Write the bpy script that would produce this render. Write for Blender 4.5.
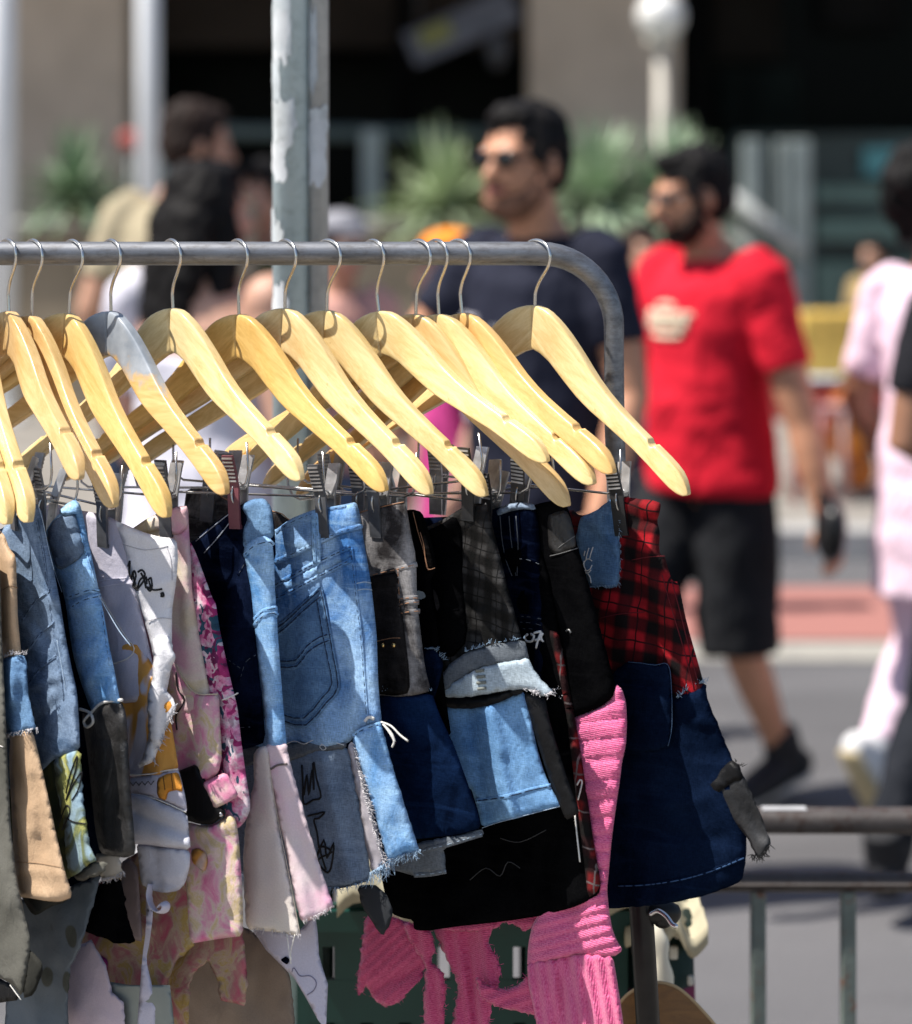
import bpy, bmesh, math, random
import numpy as np
from mathutils import Vector, Matrix, noise
from mathutils.geometry import delaunay_2d_cdt

random.seed(7)
S = bpy.context.scene
COL = S.collection
for o in list(bpy.data.objects):
    bpy.data.objects.remove(o)

# ------------------------------------------------------------------ camera, sky, sun, exposure
F, CX, HY, H = 100.0 / 36.0 * 1024.0, 456.0, 150.0, 1.70
cd = bpy.data.cameras.new('camera')
cam = bpy.data.objects.new('camera', cd); COL.objects.link(cam)
cam.location = (0, 0, H); cam.rotation_euler = (math.pi / 2, 0, 0)
cd.sensor_fit = 'VERTICAL'; cd.sensor_height = 36.0; cd.lens = 100.0
cd.shift_y = -(512.0 - HY) / 1024.0
cd.clip_start = 0.05; cd.clip_end = 500.0
cd.dof.use_dof = True; cd.dof.focus_distance = 2.93; cd.dof.aperture_fstop = 3.5
S.camera = cam

SUN = Vector((-0.49, -0.065, 0.84)).normalized()
w = bpy.data.worlds.new('World'); S.world = w; w.use_nodes = True
nt = w.node_tree
sky = nt.nodes.new('ShaderNodeTexSky'); sky.sky_type = 'NISHITA'; sky.sun_disc = False
sky.sun_elevation = math.asin(SUN.z); sky.sun_rotation = math.atan2(SUN.x, SUN.y)
bg = nt.nodes['Background']; bg.inputs['Strength'].default_value = 0.088
nt.links.new(sky.outputs[0], bg.inputs['Color'])
sl = bpy.data.lights.new('sun', 'SUN'); sl.energy = 5.0; sl.angle = math.radians(0.55); sl.color = (1.0, 0.95, 0.87)
so = bpy.data.objects.new('sun', sl); COL.objects.link(so)
so.rotation_euler = SUN.to_track_quat('Z', 'Y').to_euler(); so.location = (-6, -1, 9)
S.view_settings.view_transform = 'Standard'; S.view_settings.look = 'None'
S.view_settings.gamma = 1.0; S.view_settings.use_curve_mapping = False
S.view_settings.exposure = 0.60
S.cycles.use_denoising = True
S.cycles.max_bounces = 6

# ------------------------------------------------------------------ helpers
def W(px, py, Y):
    return Vector(((px - CX) * Y / F, Y, H - (py - HY) * Y / F))

def tag(o, label=None, cat=None, group=None, kind=None):
    if label: o['label'] = label
    if cat: o['category'] = cat
    if group: o['group'] = group
    if kind: o['kind'] = kind
    return o

def empty(name, loc, rz=0.0):
    o = bpy.data.objects.new(name, None); COL.objects.link(o)
    o.location = loc; o.rotation_euler = (0, 0, rz); o.empty_display_size = 0.05
    return o

def link_mesh(name, me, mat, parent=None, smooth=True):
    o = bpy.data.objects.new(name, me); COL.objects.link(o)
    if mat is not None:
        me.materials.clear()
        for m in (mat if isinstance(mat, (list, tuple)) else [mat]): me.materials.append(m)
    if smooth:
        for p in me.polygons: p.use_smooth = True
    if parent is not None: o.parent = parent
    return o

def link_bm(name, bm, mat, parent=None, smooth=True):
    bmesh.ops.recalc_face_normals(bm, faces=bm.faces[:])
    me = bpy.data.meshes.new(name); bm.to_mesh(me); bm.free()
    return link_mesh(name, me, mat, parent, smooth)

def box(bm, c, s, rot=None, bev=0.0, seg=2):
    r = bmesh.ops.create_cube(bm, size=1.0)
    M = Matrix.Translation(c) @ (rot.to_4x4() if rot else Matrix.Identity(4)) @ Matrix.Diagonal((*s, 1))
    bmesh.ops.transform(bm, matrix=M, verts=r['verts'])
    if bev > 0:
        es = list({e for v in r['verts'] for e in v.link_edges})
        bmesh.ops.bevel(bm, geom=es, offset=bev, segments=seg, profile=0.5, affect='EDGES')

def ell(bm, c, r, rot=None, sub=3):
    q = bmesh.ops.create_icosphere(bm, subdivisions=sub, radius=1.0)
    M = Matrix.Translation(c) @ (rot.to_4x4() if rot else Matrix.Identity(4)) @ Matrix.Diagonal((*r, 1))
    bmesh.ops.transform(bm, matrix=M, verts=q['verts'])

def tube(bm, pts, rad, seg=10, side=None, cap='flat'):
    """a tube along pts; rad is a number or a list of numbers or (a, b) pairs"""
    pts = [Vector(p) for p in pts]; n = len(pts)
    if not isinstance(rad, (list, tuple)): rad = [rad] * n
    rad = [r if isinstance(r, tuple) else (r, r) for r in rad]
    tang = []
    for i in range(n):
        t = pts[min(i + 1, n - 1)] - pts[max(i - 1, 0)]
        tang.append(t.normalized() if t.length > 1e-9 else Vector((0, 0, 1)))
    if side is None:
        a = Vector((0, 0, 1)) if abs(tang[0].z) < 0.9 else Vector((1, 0, 0))
        side = a.cross(tang[0])
    s = (side - tang[0] * side.dot(tang[0])).normalized()
    if cap == 'round':
        p0, p1, t0, t1, r0, r1 = pts[0], pts[-1], tang[0], tang[-1], rad[0], rad[-1]
        m0, m1 = min(r0), min(r1)
        pts = [p0 - t0 * m0 * .95, p0 - t0 * m0 * .7] + pts + [p1 + t1 * m1 * .7, p1 + t1 * m1 * .95]
        rad = [(r0[0] * .3, r0[1] * .3), (r0[0] * .72, r0[1] * .72)] + rad + [(r1[0] * .72, r1[1] * .72), (r1[0] * .3, r1[1] * .3)]
        tang = [t0, t0] + tang + [t1, t1]; n += 4
    rings = []
    for i in range(n):
        s = s - tang[i] * s.dot(tang[i])
        if s.length < 1e-6: s = tang[i].orthogonal()
        s.normalize(); u = tang[i].cross(s)
        rings.append([bm.verts.new(pts[i] + s * (math.cos(2 * math.pi * k / seg) * rad[i][0]) + u * (math.sin(2 * math.pi * k / seg) * rad[i][1])) for k in range(seg)])
    for i in range(n - 1):
        for k in range(seg):
            bm.faces.new((rings[i][k], rings[i][(k + 1) % seg], rings[i + 1][(k + 1) % seg], rings[i + 1][k]))
    bm.faces.new(rings[0][::-1]); bm.faces.new(rings[-1])

def catmull(pts, k=6):
    pts = [Vector(p) for p in pts]; out = []
    for i in range(len(pts) - 1):
        a, b, c, d = pts[max(i - 1, 0)], pts[i], pts[i + 1], pts[min(i + 2, len(pts) - 1)]
        for j in range(k):
            t = j / k
            out.append(0.5 * ((2 * b) + (c - a) * t + (2 * a - 5 * b + 4 * c - d) * t * t + (3 * b - a - 3 * c + d) * t ** 3))
    out.append(pts[-1]); return out

# ------------------------------------------------------------------ materials
def lin(r, g, b):
    f = lambda c: (c / 255 / 12.92) if c / 255 <= .04045 else ((c / 255 + .055) / 1.055) ** 2.4
    return (f(r), f(g), f(b), 1.0)

class MT:
    """a small node-material writer"""
    def __init__(s, name, rough=.8, metal=0.0, spec=.3, coord='UV', sheen=0.0):
        s.m = bpy.data.materials.new(name); s.m.use_nodes = True; s.t = s.m.node_tree
        s.b = s.t.nodes['Principled BSDF']
        s.b.inputs['Roughness'].default_value = rough; s.b.inputs['Metallic'].default_value = metal
        s.b.inputs['Specular IOR Level'].default_value = spec
        if sheen: s.b.inputs['Sheen Weight'].default_value = sheen
        s.c = s.t.nodes.new('ShaderNodeTexCoord').outputs[coord]; s.h = None
    def n(s, typ, **kw):
        q = s.t.nodes.new(typ)
        for k, v in kw.items():
            if k in q.inputs.keys() if hasattr(q.inputs, 'keys') else False: pass
            setattr(q, k, v)
        return q
    def L(s, a, b): s.t.links.new(a, b)
    def vec(s, scale=(1, 1, 1), rot=(0, 0, 0), loc=(0, 0, 0)):
        q = s.n('ShaderNodeMapping'); q.inputs['Scale'].default_value = scale
        q.inputs['Rotation'].default_value = rot; q.inputs['Location'].default_value = loc
        s.L(s.c, q.inputs['Vector']); return q.outputs[0]
    def noise(s, scale, detail=4, rough=.55, vec=None, dist=0.0, color=False):
        q = s.n('ShaderNodeTexNoise'); q.inputs['Scale'].default_value = scale
        q.inputs['Detail'].default_value = detail; q.inputs['Roughness'].default_value = rough
        q.inputs['Distortion'].default_value = dist
        s.L(vec if vec else s.c, q.inputs['Vector']); return q.outputs['Color' if color else 'Fac']
    def ramp(s, fac, stops, interp='LINEAR'):
        q = s.n('ShaderNodeValToRGB'); q.color_ramp.interpolation = interp
        e = q.color_ramp.elements
        while len(e) < len(stops): e.new(0.5)
        for i, (p, c) in enumerate(stops):
            e[i].position = p; e[i].color = c if len(c) == 4 else (*c, 1)
        s.L(fac, q.inputs['Fac']); return q.outputs['Color']
    def mix(s, fac, a, b, mode='MIX'):
        q = s.n('ShaderNodeMix'); q.data_type = 'RGBA'; q.blend_type = mode
        for i, v in ((0, fac), (6, a), (7, b)):
            if isinstance(v, (float, int)): q.inputs[i].default_value = v
            elif isinstance(v, tuple): q.inputs[i].default_value = v if len(v) == 4 else (*v, 1)
            else: s.L(v, q.inputs[i])
        return q.outputs[2]
    def math(s, op, a, b=None):
        q = s.n('ShaderNodeMath'); q.operation = op
        for i, v in enumerate((a, b)):
            if v is None: continue
            if isinstance(v, (float, int)): q.inputs[i].default_value = v
            else: s.L(v, q.inputs[i])
        return q.outputs[0]
    def stripes(s, axis, period, duty=.5, soft=.06, phase=0.0, rot=0.0):
        q = s.n('ShaderNodeSeparateXYZ'); s.L(s.vec(rot=(0, 0, rot)), q.inputs[0])
        a = s.math('MULTIPLY', q.outputs[axis], 1.0 / period); a = s.math('ADD', a, 100.0 + phase)
        a = s.math('FRACT', a)
        return s.ramp(a, [(0, (0, 0, 0)), (soft, (1, 1, 1)), (duty, (1, 1, 1)), (min(.999, duty + soft), (0, 0, 0))])
    def color(s, c):
        if isinstance(c, tuple): s.b.inputs['Base Color'].default_value = c if len(c) == 4 else (*c, 1)
        else: s.L(c, s.b.inputs['Base Color'])
    def rough(s, r): s.L(r, s.b.inputs['Roughness'])
    def bump(s, h, strength=.3, dist=.002):
        q = s.n('ShaderNodeBump'); q.inputs['Strength'].default_value = strength; q.inputs['Distance'].default_value = dist
        s.L(h, q.inputs['Height'])
        if s.h is not None: s.L(s.h, q.inputs['Normal'])
        s.h = q.outputs[0]; s.L(s.h, s.b.inputs['Normal'])

def plain(name, c, rough=.7, metal=0, spec=.3, coord='Object', ns=20, var=.18, bump=0.0):
    m = MT(name, rough, metal, spec, coord)
    f = m.noise(ns, 5)
    d = tuple(x * (1 - var) for x in c[:3]); l = tuple(min(1, x * (1 + var)) for x in c[:3])
    m.color(m.ramp(f, [(.3, d), (.7, l)]))
    if bump: m.bump(f, bump, .01)
    return m.m

def cloth_bump(m, wr=.6, weave=900):
    m.bump(m.noise(30, 6, .6, m.vec((1, .5, 1)), .8), wr * .8, .006)
    m.bump(m.noise(150, 4, .65), wr * .45, .0016)
    m.bump(m.noise(weave, 2), .35, .0007)

def denim(name, dark, light, ws=16, lo=.36, hi=.66, wr=.6, speck=.35, rough=.9):
    m = MT(name, rough, 0, .0, 'UV', .0)
    f = m.noise(ws, 6, .62, m.vec((1, .7, 1)), .4)
    c = m.ramp(f, [(lo, dark), (hi, light)])
    wk = m.ramp(m.noise(26, 5, .65, m.vec((.45, 3.2, 1), (0, 0, .12)), .8), [(.50, (0, 0, 0)), (.72, (1, 1, 1))])
    c = m.mix(m.math('MULTIPLY', wk, .38), c, tuple(min(1, x * 1.25 + .08 * min(light)) for x in light))
    # heathered yarns running down and across
    a = m.noise(420, 2, .5, m.vec((3.2, .35, 1))); b = m.noise(420, 2, .5, m.vec((.45, 2.6, 1)))
    g = m.math('ADD', a, b); g = m.math('MULTIPLY', g, .5)
    g = m.ramp(g, [(.36, (1 - speck, 1 - speck, 1 - speck)), (.62, (1 + speck * .5,) * 3)])
    m.color(m.mix(1.0, c, g, 'MULTIPLY'))
    cloth_bump(m, wr); return m.m

def cotton(name, stops, ns=14, wr=.55, rough=.85, dist=.6, sheen=0, detail=4):
    m = MT(name, rough, 0, .2, 'UV', sheen)
    f = m.noise(ns, detail, .55, None, dist)
    c = m.ramp(f, stops)
    g = m.ramp(m.noise(600, 2), [(.3, (.88, .88, .88)), (.7, (1.0, 1.0, 1.0))])
    m.color(m.mix(1.0, c, g, 'MULTIPLY')); cloth_bump(m, wr); return m.m

def plaid(name, base, mid, dark, period, lines=None, wr=.45, rough=.85, rot=0.12, fade=.3):
    m = MT(name, rough, 0, .2)
    m.c = m.mix(.012, m.c, m.noise(14, 3, color=True)); x = m.stripes(0, period, .46, .12, rot=rot); y = m.stripes(1, period, .46, .12, .3, rot=rot)
    c = m.mix(x, base, mid); c2 = m.mix(x, mid, dark); c = m.mix(y, c, c2)
    if lines:
        lx = m.stripes(0, period, .05, .015, .27, rot); ly = m.stripes(1, period, .05, .015, .57, rot)
        c = m.mix(lx, c, lines); c = m.mix(ly, c, lines)
    g = m.ramp(m.noise(26, 5), [(.3, (1 - fade,) * 3), (.7, (1, 1, 1))])
    m.color(m.mix(1.0, c, g, 'MULTIPLY')); cloth_bump(m, wr); return m.m

def knit(name, dark, light, axis=1):
    m = MT(name, .95, 0, .1, 'UV', .3)
    f = m.noise(330, 3, .7, m.vec((1, 2.4, 1) if axis else (2.4, 1, 1))); g = m.noise(24, 4)
    c = m.ramp(f, [(.32, dark), (.66, light)])
    g2 = m.ramp(g, [(.3, (.84, .8, .84)), (.7, (1, 1, 1))])
    m.color(m.mix(1.0, c, g2, 'MULTIPLY'))
    wv = m.n('ShaderNodeTexWave'); wv.bands_direction = 'Y' if axis else 'X'; wv.inputs['Scale'].default_value = 150; wv.inputs['Distortion'].default_value = 1.5; wv.inputs['Detail'].default_value = 2; m.L(m.c, wv.inputs['Vector'])
    m.bump(wv.outputs['Fac'], .5, .0012); m.bump(f, .35, .001); m.bump(m.noise(1100, 2), .3, .0007); return m.m

# ------------------------------------------------------------------ the setting
def slab(name, x0, x1, y0, y1, z0, z1, mat, parent=None):
    bm = bmesh.new(); box(bm, ((x0 + x1) / 2, (y0 + y1) / 2, (z0 + z1) / 2), (x1 - x0, y1 - y0, z1 - z0))
    return link_bm(name, bm, mat, parent, False)

def sheet(name, x0, x1, y0, y1, z, mat):
    bm = bmesh.new(); v = [bm.verts.new(p) for p in ((x0, y0, z), (x1, y0, z), (x1, y1, z), (x0, y1, z))]
    bm.faces.new(v); return link_bm(name, bm, mat, None, False)

def asphalt():
    m = MT('asphalt', .9, 0, .25, 'Object')
    a = m.noise(.8, 7, .65, m.vec((.5, 1.6, 1)), .6); b = m.noise(120, 3, .7); c = m.ramp(a, [(.34, (.10, .098, .103)), (.62, (.16, .157, .164))])
    g = m.ramp(b, [(.3, (.6, .6, .6)), (.7, (1.15, 1.15, 1.15))])
    m.color(m.mix(1.0, c, g, 'MULTIPLY')); m.bump(b, .5, .01); return m.m
def paint(name, c, wear=.5):
    m = MT(name, .8, 0, .3, 'Object')
    f = m.noise(9, 6, .7); g = m.noise(70, 3)
    f = m.math('ADD', m.math('MULTIPLY', f, .7), m.math('MULTIPLY', g, .3))
    m.color(m.ramp(f, [(wear - .14, (.15, .145, .145)), (wear, c)])); return m.m

tag(sheet('ground', -160, 160, -30, 300, 0.0, asphalt()), kind='structure')
tag(sheet('cycle_lane', -40, 40, 9.85, 11.05, .004, paint('worn_red_paint', (.34, .15, .13), .40)), kind='structure')
tag(sheet('lane_line', -40, 40, 9.45, 9.8, .0045, paint('worn_white_paint', (.33, .315, .28), .46)), kind='structure')
conc = plain('concrete', (.26, .24, .22), .9, ns=6, var=.2, bump=.2)
paving = plain('paving', (.25, .23, .205), .9, ns=3, var=.22, bump=.2)
tag(slab('far_kerb', -40, 40, 11.75, 12.0, -.05, .125, plain('kerb_stone', (.38, .37, .36), .9, ns=5)), kind='structure')
tag(slab('far_pavement', -40, 40, 12.003, 40, -.05, .12, paving), kind='structure')
tag(slab('near_kerb', -20, 20, 4.5, 4.65, -.05, .125, conc), kind='structure')
tag(slab('near_pavement', -20, 20, -8, 4.497, -.05, .12, paving), kind='structure')

# the building across the road: beige piers, dark recess, added shading slab, fascia
bx = lambda px, Y: (px - CX) * Y / F
bz = lambda py, Y: H - (py - HY) * Y / F
beige = plain('beige_render', (.60, .49, .385), .9, ns=2.2, var=.12, bump=.15)
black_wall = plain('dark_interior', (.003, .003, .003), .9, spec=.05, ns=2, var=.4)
brown_fascia = plain('brown_fascia', (.035, .027, .021), .9, spec=.1, ns=2, var=.3)
bld = tag(empty('office_building', (0, 20.5, .12)), 'long low building with beige piers and a dark recessed ground floor under an added slab', 'building')
def bpart(name, x0, x1, y0, y1, z0, z1, mat):
    bm = bmesh.new(); box(bm, ((x0 + x1) / 2, (y0 + y1) / 2 - 20.5, (z0 + z1) / 2 - .12), (x1 - x0, y1 - y0, z1 - z0), bev=.01, seg=1)
    return link_bm(name, bm, mat, bld, False)
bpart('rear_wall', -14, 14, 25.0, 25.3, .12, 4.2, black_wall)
bpart('added_canopy', -14, 14, 18.3, 25.3, 4.203, 4.6, beige)  # unseen slab, added so that the facade lies in shade
bpart('upper_storey', -14, 14, 19.6, 25.3, 4.603, 8.5, beige)
bpart('pier', bx(-140, 20.3), bx(131, 20.3), 20.0, 20.6, .12, 4.2, beige)
bpart('pier', bx(528, 20.3), bx(676, 20.3), 20.0, 20.6, .12, 4.2, beige)
bpart('pier', bx(1120, 20.3), bx(1240, 20.3), 20.0, 20.6, .12, 4.2, beige)
bpart('fascia', bx(131, 20.3) + .005, bx(528, 20.3) - .005, 20.9, 21.1, bz(47, 20.9), 4.2, brown_fascia)
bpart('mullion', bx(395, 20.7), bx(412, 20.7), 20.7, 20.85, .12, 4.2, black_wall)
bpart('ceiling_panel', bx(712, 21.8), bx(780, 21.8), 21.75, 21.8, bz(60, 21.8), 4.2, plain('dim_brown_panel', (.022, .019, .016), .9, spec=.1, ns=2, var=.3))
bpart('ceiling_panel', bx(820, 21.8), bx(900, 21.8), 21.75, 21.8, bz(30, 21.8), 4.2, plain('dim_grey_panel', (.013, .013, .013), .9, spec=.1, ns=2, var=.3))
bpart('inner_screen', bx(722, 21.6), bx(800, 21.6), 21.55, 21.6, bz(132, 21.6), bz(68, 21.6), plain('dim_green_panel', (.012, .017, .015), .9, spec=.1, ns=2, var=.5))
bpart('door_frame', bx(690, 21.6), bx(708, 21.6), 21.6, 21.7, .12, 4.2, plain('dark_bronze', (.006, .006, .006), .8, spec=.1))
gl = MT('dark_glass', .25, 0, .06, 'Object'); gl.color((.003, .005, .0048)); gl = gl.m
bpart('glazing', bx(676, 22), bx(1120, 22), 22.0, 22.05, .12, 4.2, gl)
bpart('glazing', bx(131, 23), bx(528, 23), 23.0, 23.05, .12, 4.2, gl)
sideb = plain('side_building_render', (.30, .28, .26), .9, ns=2, var=.2)
for nm, x0, x1, lab in (('neighbouring_building', -40, -14.1, 'grey building beyond the left end of the beige one'), ('neighbouring_building', 14.1, 40, 'grey building beyond the right end of the beige one')):
    e = tag(empty(nm, ((x0 + x1) / 2, 23, 0)), lab, 'building')
    bm = bmesh.new(); box(bm, (0, 0, 4.5), (x1 - x0, 5, 9)); link_bm('wall', bm, sideb, e, False)
    bm = bmesh.new()
    for i in range(6):
        for j in range(2): box(bm, (-10 + i * 4, -2.53, 2.4 + j * 3.2), (1.6, .06, 1.6))
    link_bm('window', bm, gl, e, False)

# white columns in front of the added shading slab
white_steel = plain('pale_painted_steel', (.82, .84, .86), .55, ns=4, var=.06)
for i, (a, b, lab) in enumerate(((-12, 15, 'pale steel column at the left edge of the street front'), (137, 159, 'pale steel column rising behind the man in the beige shirt'))):
    e = tag(empty('steel_column', (bx((a + b) / 2, 16.6), 16.6, .12)), lab, 'column', 'pale columns along the canopy')
    bm = bmesh.new(); r = (b - a) / 2 * 16.6 / F
    tube(bm, [(0, 0, .02), (0, 0, 4.08)], r, 24); link_bm('shaft', bm, white_steel, e)
    bm = bmesh.new(); box(bm, (0, 0, .012), (r * 3.2, r * 3.2, .024), bev=.004); link_bm('base_plate', bm, white_steel, e, False)

# globe lamp
e = tag(empty('globe_lamp', (bx(661, 17.6), 17.6, .12)), 'white globe street lamp on a slim pale post', 'street lamp')
cream_steel = plain('cream_painted_steel', (.62, .58, .51), .5, ns=5, var=.06)
bm = bmesh.new(); tube(bm, [(0, 0, 0), (0, 0, .5), (0, 0, .55), (0, 0, bz(42, 17.6) - .12)], [.08, .07, .037, .035], 20); link_bm('post', bm, cream_steel, e)
bm = bmesh.new(); ell(bm, (0, 0, bz(16, 17.6) - .12), (.150,) * 3, sub=4); link_bm('globe', bm, plain('opal_globe', (.82, .81, .78), .25, spec=.5, ns=3, var=.03), e)
bm = bmesh.new(); tube(bm, [(0, 0, bz(45, 17.6) - .12), (0, 0, bz(37, 17.6) - .12)], [.085, .1], 20); link_bm('collar', bm, cream_steel, e)

# planter wall and its railing
plw = tag(empty('planter_wall', (0, 17.6, .12)), 'low tan planter wall running along the building front', 'wall')
bm = bmesh.new(); zt = bz(232, 17.3) - .12
box(bm, ((bx(-300, 17.3) + bx(700, 17.3)) / 2, 0, zt / 2), (bx(700, 17.3) - bx(-300, 17.3), .55, zt), bev=.02)
link_bm('wall', bm, plain('tan_stucco', (.34, .275, .20), .9, ns=3, var=.2, bump=.2), plw, False)
bm = bmesh.new(); box(bm, ((bx(-300, 17.3) + bx(700, 17.3)) / 2, 0, zt + .033), (bx(700, 17.3) - bx(-300, 17.3), .62, .06), bev=.015)
link_bm('coping', bm, plain('grey_coping', (.36, .35, .33), .9), plw, False)

greymetal = plain('weathered_grey_green_metal', (.28, .32, .31), .5, ns=8, var=.15)
e = tag(empty('terrace_railing', (0, 18.6, .12)), 'grey green metal railing on posts above the planter wall', 'railing')
bm = bmesh.new(); tube(bm, [W(150, 131, 18.6) - e.location, W(490, 135, 18.6) - e.location], .045, 12); link_bm('handrail', bm, plain('dull_teal_metal', (.06, .085, .085), .6), e)
for px in (165, 372):
    bm = bmesh.new(); p = W(px, 130, 18.6) - e.location; box(bm, (p.x, 0, p.z / 2), (.13 if px > 200 else .06, .1, p.z), bev=.01); link_bm('post', bm, greymetal, e, False)
e = tag(empty('stair_railing', (0, 18.3, .12)), 'grey green steel railing with a sloping handrail beside the glass front', 'railing')
for px, wpx in ((752, 19), (781, 10), (800, 20)):
    bm = bmesh.new(); p = W(px, 140, 18.3) - e.location; box(bm, (p.x, 0, p.z / 2), (wpx * 18.3 / F, .1, p.z), bev=.01); link_bm('post', bm, greymetal, e, False)
bm = bmesh.new(); tube(bm, [W(724, 192, 18.2) - e.location, W(800, 252, 18.2) - e.location], .055, 12); link_bm('handrail', bm, plain('pale_handrail', (.46, .47, .47), .45), e)
bm = bmesh.new(); tube(bm, [W(724, 228, 18.2) - e.location, W(800, 288, 18.2) - e.location], .03, 12); link_bm('lower_rail', bm, plain('pale_lower_rail', (.36, .36, .36), .5), e)

# green glass balustrade with teal sign on the right
e = tag(empty('glass_balustrade', (0, 18.9, .12)), 'low balustrade of green tinted glass bands on the right of the street front', 'balustrade')
bands = plain('green_tinted_glass', (.10, .175, .155), .2, spec=.5, ns=1.5, var=.35)
bm = bmesh.new(); a = W(733, 330, 19.3) - e.location; b = W(1150, 134, 19.3) - e.location
box(bm, ((a.x + b.x) / 2, .4, (a.z + b.z) / 2), (b.x - a.x, .03, b.z - a.z)); link_bm('glass_pane', bm, plain('dim_grey_green_glass', (.040, .062, .058), .3, spec=.4, ns=1.1, var=.6), e, False)
for y0, y1 in ((186, 202), (218, 240), (262, 320)):
    bm = bmesh.new(); a = W(816, y1, 18.9) - e.location; b = W(1150, y0, 18.9) - e.location
    box(bm, ((a.x + b.x) / 2, 0, (a.z + b.z) / 2), (b.x - a.x, .03, b.z - a.z)); link_bm('glass_band', bm, bands, e, False)
e = tag(empty('wall_sign', W(890, 162, 19.2)), 'small teal sign board mounted in the dark recess behind the balustrade', 'sign')
bm = bmesh.new(); box(bm, (0, 0, 0), (.36, .04, .19), bev=.01); link_bm('board', bm, plain('teal_board', (.13, .36, .36), .4, ns=9, var=.2), e, False)
bm = bmesh.new(); box(bm, (0, .3, .0), (.04, .56, .04)); link_bm('bracket', bm, greymetal, e, False)
e = tag(empty('hanging_banner', W(462, 30, 19.4)), 'tilted grey board with a yellow patch hanging in front of the dark recess', 'banner')
R = Matrix.Rotation(math.radians(-24), 3, 'Y')
bm = bmesh.new(); box(bm, (0, 0, .02), (.78, .05, .24), R, .01); link_bm('board', bm, plain('grey_board', (.10, .10, .115), .5, ns=3, var=.5), e, False)
bm = bmesh.new(); box(bm, (-.18, -.032, -.03), (.22, .012, .12), R); link_bm('yellow_patch', bm, plain('olive_yellow', (.20, .19, .05), .5), e, False)
bm = bmesh.new(); ell(bm, (.24, -.05, -.14), (.07, .08, .13)); tube(bm, [(.24, 0, -.05), (.24, 0, 1.1)], .018, 8); tube(bm, [(-.3, 0, .05), (-.3, 0, 1.1)], .012, 8); link_bm('floodlight', bm, plain('dark_lamp_metal', (.05, .05, .055), .4), e)

# spiky plants
def leafmat(name, c1, c2):
    m = MT(name, .55, 0, .4, 'Object'); m.color(m.ramp(m.noise(11, 3), [(.3, c1), (.7, c2)])); return m.m
def spiky(px, py, Y, rad, n, c1, c2, label, zbase, stem=True, trunk=(.12, .07, .035)):
    e = tag(empty('spiky_plant', (bx(px, Y), Y, zbase)), label, 'plant', 'spiky plants in the planter')
    zc = bz(py, Y) - zbase
    bm = bmesh.new()
    for i in range(n):
        az = random.uniform(0, 2 * math.pi); el = random.uniform(-.25, 1.5); L = rad * random.uniform(.75, 1.25)
        d = Vector((math.cos(az) * math.cos(el), math.sin(az) * math.cos(el), math.sin(el)))
        sd = d.cross(Vector((0, 0, 1))); sd = sd.normalized() if sd.length > .05 else Vector((1, 0, 0))
        prev = None
        for k in range(6):
            t = k / 5; p = Vector((0, 0, zc)) + d * (L * t) + Vector((0, 0, -.28 * L * t * t * math.cos(el)))
            wd = .028 * rad / .4 * (1 - t) ** .7 * (.5 + t * 1.6 if t < .3 else 1) + .002
            q = [bm.verts.new(p - sd * wd), bm.verts.new(p + Vector((0, 0, -wd * .5))), bm.verts.new(p + sd * wd)]
            if prev:
                bm.faces.new((prev[0], prev[1], q[1], q[0])); bm.faces.new((prev[1], prev[2], q[2], q[1]))
            prev = q
    link_bm('foliage', bm, leafmat('leaf_' + label[:10], c1, c2), e)
    bm = bmesh.new(); tube(bm, [(0, 0, 0), (.01, 0, zc * .5), (0, 0, zc)], [.09, .075, .06], 12)
    link_bm('trunk', bm, plain('plant_trunk', trunk, .9, ns=20, var=.4), e)
zt = bz(232, 17.3) + .07
spiky(75, 200, 17.2, .44, 130, (.12, .19, .11), (.24, .35, .21), 'spiky plant with brown centre left of the pale column', zt)
spiky(442, 212, 17.2, .50, 190, (.22, .33, .13), (.50, .56, .40), 'bright green spiky plant beside the head of the man in sunglasses', zt)
spiky(598, 205, 17.2, .54, 190, (.21, .33, .17), (.45, .53, .41), 'green spiky plant left of the globe lamp post', zt)
spiky(668, 205, 17.2, .50, 170, (.20, .33, .17), (.45, .53, .41), 'green spiky plant behind the bearded man at the lamp post', zt)
e = tag(empty('flower_head', W(130, 140, 17.2)), 'small round red sign disc beside the second pale column', 'sign')
bm = bmesh.new(); ell(bm, (0, 0, 0), (.07, .03, .06)); link_bm('disc', bm, plain('faded_red', (.5, .09, .08), .6), e)
bm = bmesh.new(); tube(bm, [(0, .03, -.05), (0, .03, -1.0)], .012, 8); link_bm('stalk', bm, greymetal, e)

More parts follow.
